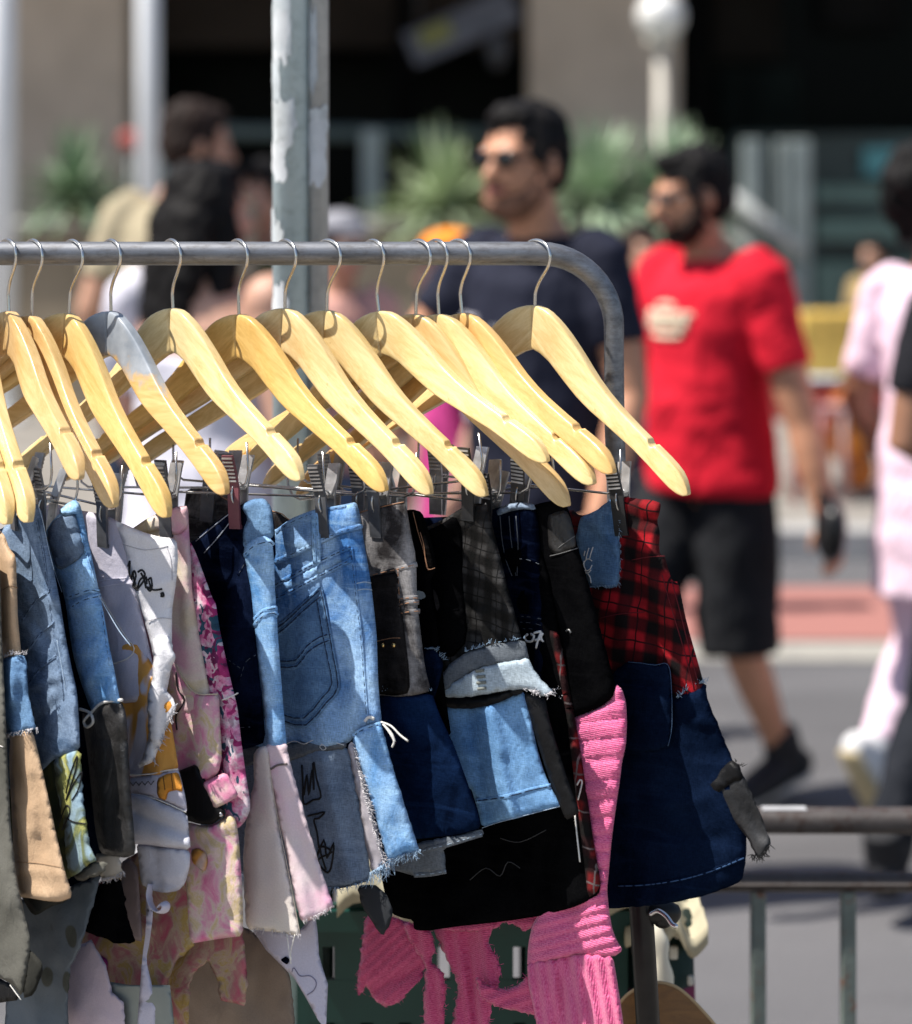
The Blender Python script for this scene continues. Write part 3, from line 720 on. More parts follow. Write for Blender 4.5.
# apex px, apex py, near tip px, tip py, near clip px (None = default), front-jaw material, label
HG = [
 (-46, 314, 11, 524, None, clip_grey, 'wooden clip hanger, foremost at the left edge, only its near tip in view'),
 (-28, 314, 32, 522, None, clip_grey, 'wooden clip hanger at the left edge, second in line, holding the tan skirt'),
 (9, 311, 83, 479, None, clip_grey, 'slim tan wooden hanger whose round top touches the left picture edge'),
 (32, 315, 117, 507, None, clip_grey, 'wooden hanger close behind the slim tan one, hooked beside it on the rail'),
 (69, 313, 170, 517, 107, clip_grey, 'golden wooden hanger just in front of the one with grey paint'),
 (111, 311, 228, 494, 168, clip_grey, 'wooden hanger with a grey blue painted top'),
 (173, 308, 303, 480, 238, clip_red, 'pale wooden hanger with a maroon clip, next after the grey painted one'),
 (239, 314, 387, 491, 325, clip_grey, 'orange toned wooden hanger with a knot in its top, left of the pole'),
 (285, 308, 432, 494, 378, clip_grey, 'wooden hanger with strong streaky grain in front of the pole'),
 (327, 310, 487, 496, None, clip_grey, 'wooden hanger hooked just right of the pole'),
 (379, 311, 550, 459, 472, clip_black, 'broad pale wooden hanger whose near arm rises over its neighbours'),
 (416, 314, 569, 506, 491, clip_black, 'wooden hanger with the lowest tip, partly under the broad pale one'),
 (439, 314, 595, 484, None, clip_black, 'wooden hanger wedged between two others left of the gap on the rail'),
 (462, 313, 615, 473, None, clip_black, 'reddish wooden hanger last before the gap on the rail'),
 (535, 305, 689, 495, 620, clip_black, 'pale wooden hanger alone at the right end of the rail'),
]
class Hg: pass
TINT = {2: (.86, .76, .70, 1), 3: (.9, .8, .72, 1), 4: (1, .9, .72, 1), 5: (1, .92, .8, 1), 7: (1, .86, .60, 1), 8: (1.02, 1.0, 1.02, 1), 11: (.97, .9, .85, 1), 13: (.93, .77, .60, 1), 14: (1.05, 1.04, 1.05, 1), 10: (1.05, 1.05, 1.05, 1), 6: (1.04, 1.04, 1.06, 1)}
HANG = []
LT = Vector((.2190, -.2190 * math.tan(BETA) + .002, -.1765))
for k, (ax, ay, tx, ty, cx, cm, lab) in enumerate(HG):
    P = W(ax, ay, YR)
    phi, rho = .6, 0.0
    def proj(phi, rho):
        q = P + (Matrix.Rotation(-phi, 3, 'Z') @ Matrix.Rotation(rho, 3, 'Y')) @ LT
        return np.array([CX + q.x / q.y * F, HY + (H - q.z) / q.y * F])
    for it in range(14):
        e = proj(phi, rho) - np.array([tx, ty]); h = 1e-4
        J = np.stack([(proj(phi + h, rho) - proj(phi, rho)) / h, (proj(phi, rho + h) - proj(phi, rho)) / h], 1)
        d = np.linalg.lstsq(J, e, rcond=None)[0]; phi -= float(np.clip(d[0], -.2, .2)); rho -= float(np.clip(d[1], -.1, .1))
    phi = min(max(phi, .35), 1.15); rho = min(max(rho, -.16), .16)
    M = Matrix.Rotation(-phi, 3, 'Z') @ Matrix.Rotation(rho, 3, 'Y')
    g = Hg(); g.P = P; g.phi = phi; g.rho = rho; g.M = M
    g.d = Vector((math.cos(phi), -math.sin(phi), 0)); g.n = Vector((-math.sin(phi), -math.cos(phi), 0))
    g.bar = P + M @ Vector((0, BARY, BARV))
    HANG.append(g)
    print('hanger', k, 'yaw %.1f roll %.1f' % (math.degrees(phi), math.degrees(rho)))
    root = bpy.data.objects.new('clothes_hanger', None); COL.objects.link(root); root.empty_display_size = .05
    root.location = P; root.rotation_euler = M.to_euler()
    tag(root, lab, 'hanger', 'wooden clip hangers on the rack rail')
    def part(name, me, loc=(0, 0, 0), rot=(0, 0, 0), par=root):
        o = bpy.data.objects.new(name, me); COL.objects.link(o); o.parent = par; o.location = loc; o.rotation_euler = rot; return o
    a1, a2 = part('arm', arm_near), part('arm', arm_far)
    for a in (a1, a2): a.color = TINT.get(k, (1, 1, 1, 1))
    if k == 5:
        for a in (a1, a2):
            a.data = a.data.copy(); a.data.materials[0] = painted
    hz = (bz(242, YR) + .0022) - P.z - .0775
    hk = part('hook', hookme, (0, 0, hz), (0, 0, -(math.radians(random.uniform(56, 62)) - phi))); hk.scale = (1.24, 1, 1)
    part('clip_bar', barme)
    us = []
    if cx is None: us.append(random.uniform(.055, .085))
    else:
        A = (cx - CX) / F; b0, dd = g.bar, M @ Vector((1, 0, 0))
        us.append((A * b0.y - b0.x) / (dd.x - A * dd.y))
    us.append(-random.uniform(.06, .105))
    for j, u in enumerate(us):
        c = part('clip', jawF, (u, BARY, BARV), (random.uniform(-.12, .04), -rho + random.uniform(-.14, .10), random.uniform(-.25, .35)))
        c.scale = (1.05, 1.1, 1.0); c.data = jawF.copy(); c.data.materials[0] = cm if j == 0 else random.choice((clip_grey, clip_silver, clip_silver))
        part('back_jaw', jawB, par=c); part('spring', spring, par=c)

# ------------------------------------------------------------------ garments
def chaikin(p):
    q = []
    for i in range(len(p)):
        a, b = p[i], p[(i + 1) % len(p)]
        q += [(a[0] * .82 + b[0] * .18, a[1] * .82 + b[1] * .18), (a[0] * .18 + b[0] * .82, a[1] * .18 + b[1] * .82)]
    return q
def resample(p, step, closed=True):
    out = []
    for i in range(len(p) if closed else len(p) - 1):
        a, b = p[i], p[(i + 1) % len(p)]
        L = math.hypot(b[0] - a[0], b[1] - a[1]); n = max(1, int(round(L / step)))
        for k in range(n): out.append((a[0] + (b[0] - a[0]) * k / n, a[1] + (b[1] - a[1]) * k / n))
    if not closed: out.append(p[-1])
    return out
class Garment:
    def __init__(s, k, name, label, cat='skirt', dz=0.0):
        g = HANG[k]; s.h = g; s.d, s.n = g.d, g.n
        s.P = g.bar.copy(); s.root = empty(name, s.P)
        tag(s.root, label, cat, 'upcycled patchwork clothes hanging on the rack')
        s.uo = (random.uniform(0, 9), random.uniform(0, 9)); s.seed = random.uniform(0, 50)
    def pt(s, px, py, off):
        a = (px - CX) / F
        t = (off + s.P.x * s.n.x + s.P.y * s.n.y) / (a * s.n.x + s.n.y)
        return Vector((a * t, t, H - (py - HY) * t / F))
    def uv(s, p):
        return ((p - s.P).dot(s.d) + s.uo[0], p.z + s.uo[1])
def segdist(pts, poly):
    P = np.asarray(pts, float)[:, None, :]; A = np.asarray(poly, float)[None]; B = np.roll(A, -1, 1)
    D = B - A; t = np.clip(((P - A) * D).sum(2) / np.maximum((D * D).sum(2), 1e-9), 0, 1)
    return np.sqrt((((A + t[..., None] * D) - P) ** 2).sum(2)).min(1)
def inside(pts, poly):
    P = np.asarray(pts, float); A = np.asarray(poly, float); B = np.roll(A, -1, 0)
    r = np.zeros(len(P), bool)
    for (x0, y0), (x1, y1) in zip(A, B):
        c = (y0 > P[:, 1]) != (y1 > P[:, 1])
        if y1 != y0: r ^= c & (P[:, 0] < (x1 - x0) * (P[:, 1] - y0) / (y1 - y0) + x0)
    return r
class Panel:
    def __init__(s, g, name, poly, mat, off=0.0, b=.0045, r=10, step=4.5, na=.0022, ns=38, folds=(), fn=None, smooth=1, jit=0.0, on=None, label=None, parent=None, drop=None):
        b, r, na = (b * .6 if b >= .008 else b * .5), (r * .65 if b >= .008 else r * .5), na * .95
        s.dr = (random.uniform(9, 14), random.uniform(0, 6), random.uniform(.0010, .0022)) if on is None and 'strip' not in name else (10, 0, .0003)
        s.g, s.off, s.b, s.r, s.na, s.ns, s.folds, s.fn, s.on = g, off, b, r, na, ns, folds, fn, on
        for _ in range(smooth): poly = chaikin(poly)
        poly = resample(poly, step)
        # drop out-of-order points that are too close
        q = []
        for p in poly:
            if not q or math.hypot(p[0] - q[-1][0], p[1] - q[-1][1]) > .8: q.append(p)
        poly = q
        if jit: poly = [(x + random.gauss(0, jit), y + random.gauss(0, jit)) for x, y in poly]
        s.poly = poly
        xs = [p[0] for p in poly]; ys = [p[1] for p in poly]
        gx = []; row = 0; y = min(ys)
        while y < max(ys):
            x = min(xs) + (row % 2) * step / 2
            while x < max(xs):
                gx.append((x + random.uniform(-.2, .2) * step, y + random.uniform(-.2, .2) * step)); x += step
            y += step * .87; row += 1
        if gx:
            gx = np.array(gx); k = inside(gx, poly); gx = gx[k]
            if len(gx): gx = gx[segdist(gx, poly) > step * .45]
        N = len(poly)
        out = delaunay_2d_cdt([Vector(p) for p in poly] + [Vector(p) for p in gx], [(i, (i + 1) % N) for i in range(N)], [list(range(N))], 1, 1e-4)
        V = [(p.x, p.y) for p in out[0]]
        d = segdist(V, poly)
        s.b = min(s.b, .32 * float(d.max()) / 950)
        mid, rnd = s.base(V), s.b * np.sqrt(np.maximum(0, 1 - (1 - np.clip(d / s.r, 0, 1)) ** 2))
        fo, bo = mid + rnd, mid - rnd
        me = bpy.data.meshes.new(name); vs = []; front = []; back = []; O = g.root.location
        wuv = []
        for i, (x, y) in enumerate(V):
            p = g.pt(x, y, fo[i]); front.append(len(vs)); vs.append(p - O); wuv.append(g.uv(p))
        for i, (x, y) in enumerate(V):
            if d[i] < .35: back.append(front[i])
            else:
                p = g.pt(x, y, bo[i]); back.append(len(vs)); vs.append(p - O); wuv.append(g.uv(p))
        fs = []
        for f in out[2]:
            a, b_, c = f
            cr = (V[b_][0] - V[a][0]) * (V[c][1] - V[a][1]) - (V[b_][1] - V[a][1]) * (V[c][0] - V[a][0])
            if cr > 0: f = [a, c, b_]
            f = list(f); fs.append([front[i] for i in f][::1]); q = [back[i] for i in f][::-1]
            if len(set(q)) == 3 and set(q) != set(fs[-1]): fs.append(q)
        me.from_pydata(vs, [], fs); me.validate()
        uvl = me.uv_layers.new(name='UVMap')
        for l in me.loops: uvl.data[l.index].uv = wuv[l.vertex_index]
        s.o = link_mesh(name, me, mat, parent if parent is not None else g.root)
        if label: s.o['label'] = label
    def base(s, V):
        if s.on is not None: m = s.on.front(V) + s.off
        else: m = np.full(len(V), s.off, float)
        sd = s.g.seed
        if s.na and s.on is None:
            m = m + np.array([s.na * (noise.noise(Vector((x / s.ns, y / (s.ns * 1.7), sd))) + .5 * noise.noise(Vector((x / s.ns * 2.3, y / s.ns * 1.8, sd + 7)))) for x, y in V])
        elif s.na:
            m = m + np.array([s.na * .3 * noise.noise(Vector((x / s.ns * 1.6, y / s.ns * 1.3, sd + 3))) for x, y in V])
        A = np.asarray(V, float)
        for (x0, y0, x1, y1, w_, am) in s.folds:
            D = np.array([x1 - x0, y1 - y0], float); L2 = (D * D).sum()
            t = np.clip(((A - (x0, y0)) @ D) / L2, 0, 1); q = A - (np.array([x0, y0]) + t[:, None] * D)
            m = m + am * .001 * np.exp(-(q * q).sum(1) / (w_ * w_))
        y0_, y1_ = min(p[1] for p in s.poly), max(p[1] for p in s.poly); lam, ph, am = s.dr
        m = m + np.array([am * (.25 + .9 * (y - y0_) / (y1_ - y0_ + 1)) * math.sin((x + .22 * (y0_ - y)) / lam + ph + 1.6 * noise.noise(Vector((x / 60, y / 70, s.g.seed)))) for x, y in V])
        if s.fn is not None: m = m + np.array([s.fn(x, y) for x, y in V])
        return m
    def front(s, V):
        d = segdist(V, s.poly); ins = inside(V, s.poly)
        return s.base(V) + np.where(ins, s.b * np.sqrt(np.maximum(0, 1 - (1 - np.clip(d / s.r, 0, 1)) ** 2)), 0)
    # thin raised things on the panel's front
    def lines(s, name, polys, mat, r=.0007, up=.0004, seg=6, smooth=4, label=None):
        if any(q in name for q in ('seam', 'stitch', 'piping', 'edge')) and 'rolled' not in name: r *= .58
        bm = bmesh.new(); O = s.g.root.location
        for pl in polys:
            if smooth: pl = [(p.x, p.y) for p in catmull([Vector((x, y, 0)) for x, y in pl], smooth)]
            pl = resample(pl, 4, False); fo = s.front(pl)
            tube(bm, [s.g.pt(x, y, fo[i] + up) - O for i, (x, y) in enumerate(pl)], r, seg, s.g.n)
        if name in ('seam', 'stitching', 'hem_stitch') and 'denim' in s.o.data.materials[0].name:
            b2 = bmesh.new(); me0 = s.o.data
            for pl in polys:
                pl = [(p.x, p.y) for p in catmull([Vector((x, y, 0)) for x, y in pl], 3)]; pl = resample(pl, 2.2, False); fo = s.front(pl)
                rr = [(.0007 + .00045 * math.sin(i * 1.9 + 2 * math.sin(i * .37)), .0026) for i in range(len(pl))]
                tube(b2, [s.g.pt(x, y, fo[i]) - O for i, (x, y) in enumerate(pl)], rr, 8, s.g.n)
            sr = link_bm('seam_ridge', b2, s.o.data.materials[0], s.o)
            ul = sr.data.uv_layers.new(name='UVMap')
            for l in sr.data.loops: ul.data[l.index].uv = s.g.uv(sr.data.vertices[l.vertex_index].co + O)
            up = 0
        o = link_bm(name, bm, mat, s.o); 
        if label: o['label'] = label
        return o
    def fringe(s, name, line, mat, n=40, L=10, r=.0005, ang=90, spread=30, up=0.001):
        bm = bmesh.new(); O = s.g.root.location
        line = resample(line, 2, False)
        for i in range(n):
            x, y = random.choice(line); a = math.radians(ang + random.gauss(0, spread)); l = L * random.uniform(.35, 1.3); cu = random.gauss(0, .7)
            pl = []; cx, cy = x + random.uniform(-1, 1), y - 1.5
            for k in range(6):
                pl.append((cx, cy)); cx += math.cos(a) * l / 5; cy += math.sin(a) * l / 5; a += cu / 5
            f0 = float(s.front([(x, y)])[0]) + up + random.uniform(-.001, .002)
            tube(bm, [s.g.pt(px, py, f0 + k * random.uniform(-.0006, .0008)) - O for k, (px, py) in enumerate(pl)], [r * (1 - .12 * k) for k in range(6)], 5, s.g.n)
        return link_bm(name, bm, mat, s.o)

# fabrics
D_LIGHT = denim('light_blue_denim', (.055, .165, .41), (.40, .61, .88), 15, .40, .64, .75)
D_LIGHT2 = denim('sky_blue_denim', (.11, .28, .57), (.42, .64, .90), 15, .38, .68, .6)
D_MID = denim('mid_blue_denim', (.07, .145, .29), (.19, .33, .52), 15, .34, .7, .6)
D_RUFF = denim('ruffle_blue_denim', (.075, .19, .40), (.25, .46, .74), 15, .32, .7, .5)
D_GREYBLUE = denim('grey_blue_denim', (.12, .165, .24), (.27, .34, .44), 13, .34, .68, .7)
D_PALE = denim('pale_blue_grey_denim', (.30, .38, .45), (.50, .58, .64), 14, .3, .7, .5)
D_GREYBAND = denim('dark_grey_blue_denim', (.085, .10, .12), (.18, .20, .225), 14, .3, .7, .5)
D_NAVY = denim('navy_denim', (.002, .0047, .014), (.0075, .0165, .045), 10, .36, .72, .5)
D_INDIGO = denim('dark_indigo_denim', (.0012, .0022, .0075), (.011, .019, .052), 14, .44, .82, .5)
D_VELVET = denim('deep_blue_denim', (.0018, .004, .013), (.009, .026, .082), 9, .42, .7, .4)
D_BLACK = denim('black_denim', (.0012, .0012, .0015), (.0048, .0048, .0054), 14, .36, .72, .45, .3)
D_ACID = denim('acid_washed_grey_denim', (.035, .032, .033), (.30, .29, .295), 19, .43, .60, .7, .3)
D_ACIDDK = denim('black_and_shaded_acid_denim', (.004, .0037, .0037), (.035, .032, .033), 15, .42, .72, .7, .3)
D_STEEL = denim('steel_blue_denim', (.07, .115, .195), (.27, .36, .50), 15, .36, .68, .8)
LEATHER = MT('black_leather', .42, 0, .45); lf = LEATHER.noise(150, 4, .7); LEATHER.color(LEATHER.ramp(LEATHER.noise(22, 5), [(.35, (.008, .0075, .0075)), (.7, (.045, .043, .043))])); cloth_bump(LEATHER, .8); LEATHER.bump(lf, .4, .001); LEATHER = LEATHER.m
BLACKSATIN = cotton('black_coated_cloth', [(.3, (.002, .002, .0025)), (.7, (.008, .008, .0095))], 16, .6, .55)
GREYSATIN = cotton('shiny_dark_grey_cloth', [(.3, (.012, .012, .013)), (.7, (.062, .062, .065))], 24, .8, .5)
WHITE = cotton('white_cotton', [(.3, (.70, .69, .73)), (.7, (.84, .83, .86))], 12, .7)
WHITESHADE = cotton('shaded_white_cotton', [(.3, (.50, .48, .58)), (.7, (.60, .58, .68))], 12, .6)  # the white cotton again, with its bluish shade put into the colour
WHITESHADEGREY = cotton('shaded_white_cotton_with_grey_stripe', [(.28, (.20, .20, .24)), (.44, (.50, .50, .58)), (.7, (.63, .63, .70))], 12, .6)
TAN = cotton('tan_sateen', [(.3, (.47, .315, .195)), (.7, (.60, .42, .27))], 14, .7, .5)
OLIVE = cotton('olive_grey_twill', [(.3, (.085, .082, .068)), (.7, (.15, .145, .125))], 12, .6)
OLIVEDK = cotton('dark_olive_lining', [(.3, (.015, .015, .012)), (.7, (.035, .034, .028))], 12, .6)
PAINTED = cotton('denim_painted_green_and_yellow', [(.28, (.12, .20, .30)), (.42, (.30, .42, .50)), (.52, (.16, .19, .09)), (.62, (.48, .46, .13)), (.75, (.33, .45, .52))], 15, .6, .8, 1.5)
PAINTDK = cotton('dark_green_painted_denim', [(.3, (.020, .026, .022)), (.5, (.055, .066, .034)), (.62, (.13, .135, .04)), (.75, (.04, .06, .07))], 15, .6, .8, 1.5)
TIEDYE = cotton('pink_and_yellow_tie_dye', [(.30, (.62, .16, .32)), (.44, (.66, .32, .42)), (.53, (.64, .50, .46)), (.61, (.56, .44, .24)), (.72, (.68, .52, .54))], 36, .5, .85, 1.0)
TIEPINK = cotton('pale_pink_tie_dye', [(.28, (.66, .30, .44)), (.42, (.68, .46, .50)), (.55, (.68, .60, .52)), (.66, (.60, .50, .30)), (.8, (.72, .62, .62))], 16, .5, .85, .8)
TIESHADE = cotton('shaded_rose_and_ochre_tie_dye', [(.30, (.44, .10, .15)), (.43, (.40, .19, .18)), (.53, (.44, .32, .24)), (.62, (.42, .29, .09)), (.75, (.48, .40, .29))], 34, .5, .85, 1.4)  # darker tie-dye for the low drape, shade put into its colours
PALEPINK = cotton('pale_pink_canvas', [(.30, (.74, .40, .55)), (.42, (.71, .55, .60)), (.6, (.70, .60, .60)), (.8, (.72, .63, .58))], 11, .35, .85, .4)
PALECREAM = cotton('cream_canvas', [(.28, (.72, .50, .58)), (.40, (.72, .63, .60)), (.7, (.74, .69, .62))], 9, .35, .85, .4)
LAV = cotton('pale_lavender_cloth', [(.3, (.52, .50, .62)), (.7, (.60, .58, .69))], 9, .4)
BEIGE = cotton('beige_brown_cloth', [(.3, (.25, .195, .155)), (.7, (.33, .265, .215))], 9, .4)
LILPINK = cotton('pale_lilac_pink_cloth', [(.3, (.60, .30, .56)), (.45, (.60, .50, .60)), (.7, (.66, .56, .64))], 10, .4)
def dotted():
    m = MT('grey_blue_cloth_with_dark_dots', .85, 0, .2)
    v = m.n('ShaderNodeTexVoronoi'); v.inputs['Scale'].default_value = 21; v.inputs['Randomness'].default_value = .7; m.L(m.c, v.inputs['Vector'])
    c = m.ramp(m.noise(9, 3), [(.3, (.095, .12, .15)), (.7, (.155, .18, .21))])
    m.color(m.mix(m.ramp(v.outputs['Distance'], [(.22, (1, 1, 1)), (.26, (0, 0, 0))]), c, (.075, .08, .07))); cloth_bump(m, .5); return m.m
DOTS = dotted()
def floral():
    m = MT('magenta_floral_denim', .85, 0, .2)
    vv = m.mix(.12, m.c, m.noise(40, 2, color=True))
    v = m.n('ShaderNodeTexVoronoi'); v.inputs['Scale'].default_value = 58; m.L(vv, v.inputs['Vector'])
    q = m.n('ShaderNodeSeparateColor'); m.L(v.outputs['Color'], q.inputs[0])
    c0 = m.ramp(m.noise(55, 5, .7), [(.36, (.62, .10, .28)), (.48, (.70, .30, .45)), (.58, (.70, .60, .64))]); c = m.ramp(q.outputs[0], [(0, (.36, .03, .15)), (.16, (.03, .09, .14)), (.24, (.16, .02, .09))], 'CONSTANT'); c = m.mix(m.ramp(q.outputs[0], [(.27, (1, 1, 1)), (.28, (0, 0, 0))]), c0, c)
    g = m.ramp(m.noise(90, 4, .7), [(.36, (.55, .5, .55)), (.6, (1.05, 1.05, 1.05))])
    m.color(m.mix(1.0, c, g, 'MULTIPLY')); cloth_bump(m, .6); return m.m
FLORAL = floral()
def orange_print():
    m = MT('white_cloth_with_orange_print', .85, 0, .2)
    f = m.noise(13, 2, .4, m.vec((1, .8, 1), (0, 0, .6)), .6)
    m.color(m.ramp(f, [(.43, (.58, .55, .63)), (.46, (.62, .30, .08)), (.56, (.68, .33, .07)), (.59, (.60, .57, .65))])); cloth_bump(m, .6); return m.m
ORPRINT = orange_print()
ORANGE = cotton('orange_cotton', [(.3, (.60, .23, .03)), (.7, (.74, .34, .06))], 16, .6)
PLAIDRED = plaid('red_and_black_plaid_flannel', (.52, .012, .022), (.10, .004, .007), (.006, .003, .004), .034, (.03, .004, .006), fade=.75)
PLAIDBLK = plaid('black_grey_plaid_gauze', (.050, .048, .048), (.012, .011, .011), (.003, .003, .003), .024, (.002, .002, .002), .7, .6, fade=.75)
PLAIDRB = plaid('black_plaid_with_red_and_white_lines', (.17, .010, .012), (.020, .004, .005), (.005, .004, .004), .034, (.16, .13, .13))
PINK = knit('pink_knit', (.64, .05, .21), (.92, .25, .44))
PINKV = knit('pink_rib_knit', (.64, .05, .21), (.92, .25, .44), 0)
PINKSHADE = knit('shaded_pink_knit', (.52, .02, .13), (.80, .17, .34))  # darker copy of the pink knit, shadow put into the yarn colour
COPPER = plain('copper_thread', (.36, .19, .11), .7, ns=200)
THREAD = plain('white_thread', (.74, .72, .68), .9, ns=200)
LTHREAD = plain('pale_blue_thread', (.36, .46, .58), .9, ns=200)
DTHREAD = plain('dark_blue_thread', (.018, .032, .07), .9, ns=200)
BTHREAD = plain('black_marker', (.008, .008, .010), .6, ns=200)
LINEPAINT = plain('white_fabric_paint', (.76, .76, .76), .8, ns=100)
ZIPC = plain('slate_zip', (.055, .065, .085), .5, ns=200)
GOLD = plain('brass_stud', (.75, .52, .22), .25, .95, ns=50)
FRAYW = plain('frayed_white_yarn', (.56, .54, .56), .95, ns=120)
FRAYB = plain('frayed_blue_yarn', (.30, .42, .56), .95, ns=120)
FRAYK = plain('frayed_black_yarn', (.012, .012, .013), .95, ns=120)
FRAYP = plain('frayed_pink_yarn', (.72, .12, .30), .95, ns=120)

# --- olive-grey skirt at the left edge
g = Garment(0, 'olive_skirt', 'olive grey skirt cut off by the left picture edge, dark pocket at its hem')
b0 = Panel(g, 'skirt_panel', [(-120, 560), (-20, 540), (0, 560), (2, 640), (5, 700), (8, 770), (11, 830), (17, 880), (25, 915), (31, 942), (28, 965), (22, 998), (12, 984), (-4, 976), (-120, 968)], OLIVE, folds=[(8, 700, 12, 900, 14, 3)])
Panel(g, 'pocket_lining', [(27, 948), (34, 953), (42, 962), (43, 972), (34, 995), (22, 999)], OLIVEDK, off=-.002, b=.002, r=4)
Panel(g, 'black_cuff', [(-30, 972), (-2, 977), (12, 985), (20, 1000), (5, 1002), (-30, 1008)], BLACKSATIN, off=-.004, b=.002, r=4)
b0.lines('seam', [[(-10, 742), (3, 747)], [(10, 985), (21, 1000)]], THREAD, .0008)

# --- tan skirt
g = Garment(1, 'tan_skirt', 'tan sateen skirt with a frayed blue denim cuff at its middle')
b1 = Panel(g, 'skirt_panel', [(11, 728), (24, 730), (33, 731), (40, 760), (49, 800), (57, 838), (65, 872), (73, 897), (60, 902), (46, 901), (30, 898), (18, 897), (14, 862), (11, 800), (9, 760)], TAN, off=0, b=.005, folds=[(26, 735, 34, 830, 6, 3), (33, 780, 45, 852, 5, -2.5), (16, 760, 26, 800, 7, -2), (45, 800, 60, 890, 7, 2), (20, 870, 60, 874, 4, 1.5)], na=.003)
Panel(g, 'skirt_lining', [(18, 890), (70, 893), (66, 902), (52, 906), (36, 916), (30, 912)], OLIVEDK, off=-.008, b=.002, r=4)
b1.lines('seam', [[(14, 862), (36, 863), (64, 868)]], plain('tan_thread', (.30, .19, .11), .9), .0006)
u1 = Panel(g, 'upper_strip', [(-60, 540), (0, 530), (5, 536), (9, 548), (16, 556), (17, 590), (18, 620), (20, 640), (22, 665), (4, 668), (2, 640), (-60, 640)], TAN, off=-.001, folds=[(9, 560, 11, 655, 5, 4)])
u1.lines('seam', [[(3, 590), (10, 586), (18, 588)]], plain('brown_thread', (.14, .08, .045), .9), .0007)
c1 = Panel(g, 'denim_cuff', [(-40, 662), (2, 659), (12, 656), (24, 655), (27, 662), (28, 690), (32, 712), (37, 729), (22, 733), (10, 737), (4, 720), (-40, 720)], D_MID, off=.004, b=.003, jit=.5, folds=[(14, 660, 12, 700, 5, 5), (20, 690, 26, 730, 6, -3)])
c1.fringe('fringe', [(6, 735), (22, 732), (37, 729)], FRAYW, 50, 5, .0005); c1.fringe('fringe', [(3, 659), (12, 656), (26, 656)], FRAYW, 30, 5, .0005, -80)

# --- blue denim with painted hem
g = Garment(2, 'denim_skirt', 'steel blue denim skirt with a green and yellow painted lower half')
b2 = Panel(g, 'skirt_panel', [(-70, 545), (0, 530), (10, 522), (20, 512), (28, 506), (37, 503), (42, 512), (45, 532), (50, 552), (55, 576), (60, 602), (66, 640), (72, 670), (77, 692), (79, 722), (80, 752), (55, 758), (38, 775), (20, 790), (-70, 790)], D_STEEL, folds=[(32, 520, 52, 600, 7, 4), (20, 530, 46, 640, 6, -4), (54, 600, 76, 740, 8, 4), (24, 650, 55, 690, 4, -3), (22, 610, 50, 640, 4, -3), (24, 690, 58, 676, 4, 3), (22, 740, 60, 700, 5, -4)], na=.004)
b2.lines('seam', [[(36, 520), (44, 560), (50, 610), (58, 660), (64, 700)], [(22, 620), (36, 600), (50, 590)], [(22, 660), (38, 636), (54, 622)], [(24, 690), (40, 668), (56, 656)]], DTHREAD, .0008)
b2.lines('piping', [[(38, 505), (43, 522), (48, 546), (54, 570)], [(57, 640), (62, 668), (66, 690)]], LTHREAD, .0007)
l2 = Panel(g, 'painted_panel', [(54, 758), (66, 753), (80, 750), (82, 780), (85, 815), (89, 840), (92, 852), (97, 860), (88, 864), (80, 872), (70, 878), (66, 860), (64, 820), (56, 790)], PAINTED, off=.002, b=.003, jit=.5, folds=[(72, 760, 84, 860, 7, 3)])
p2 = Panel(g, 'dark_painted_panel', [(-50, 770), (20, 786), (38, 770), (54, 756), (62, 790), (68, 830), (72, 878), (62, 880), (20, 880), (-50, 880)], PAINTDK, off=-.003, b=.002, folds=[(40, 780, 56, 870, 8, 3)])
l2.lines('marker_scribble', [[(66, 793), (70, 775), (77, 756), (75, 772), (66, 800), (73, 785), (82, 772), (78, 790), (72, 800)], [(66, 818), (74, 822), (86, 824)], [(62, 830), (70, 812), (66, 806), (58, 826)]], BTHREAD, .0008)
Panel(g, 'dotted_hem', [(-20, 895), (30, 900), (62, 896), (74, 884), (88, 880), (101, 876), (94, 902), (87, 926), (80, 948), (71, 966), (68, 1000), (69, 1040), (4, 1040), (6, 1000), (8, 960), (-20, 930)], DOTS, off=-.034, smooth=0, jit=.4, b=.0009, na=.005, folds=[(60, 890, 40, 1030, 14, 4)])
Panel(g, 'frayed_hem', [(74, 876), (84, 868), (97, 861), (108, 862), (104, 872), (92, 878), (80, 882)], OLIVE, off=-.004, b=.0006, r=4, jit=.7)

# --- light jeans with leather
g = Garment(3, 'denim_skirt', 'light blue denim tube with a black leather lower half and white rolled edge')
bk = Panel(g, 'shade_back_panel', [(-60, 560), (45, 530), (60, 516), (75, 540), (100, 690), (112, 700), (122, 840), (116, 872), (60, 890), (-60, 880)], D_INDIGO, off=-.010, b=.002)  # dark denim stands in for shade in the gap between skirts
b3 = Panel(g, 'skirt_panel', [(45, 533), (52, 521), (60, 513), (68, 505), (75, 499), (80, 504), (83, 515), (87, 535), (91, 553), (95, 572), (100, 595), (105, 620), (109, 645), (114, 668), (118, 690), (121, 704), (108, 703), (98, 707), (92, 713), (87, 700), (80, 680), (73, 655), (69, 630), (66, 605), (62, 588), (55, 570), (49, 552)], D_LIGHT2, off=0, b=.010, r=20, folds=[(62, 560, 84, 556, 5, -4), (64, 548, 80, 540, 4, 3), (70, 600, 98, 592, 5, -4), (72, 610, 100, 604, 4, 3), (78, 640, 100, 632, 6, -3), (88, 680, 110, 660, 6, 3)], na=.004)
w3 = Panel(g, 'waistband', [(46, 533), (54, 520), (64, 515), (74, 512), (80, 530), (85, 552), (78, 560), (62, 570), (56, 568)], D_STEEL, on=b3, off=.0012, b=.002, r=6)
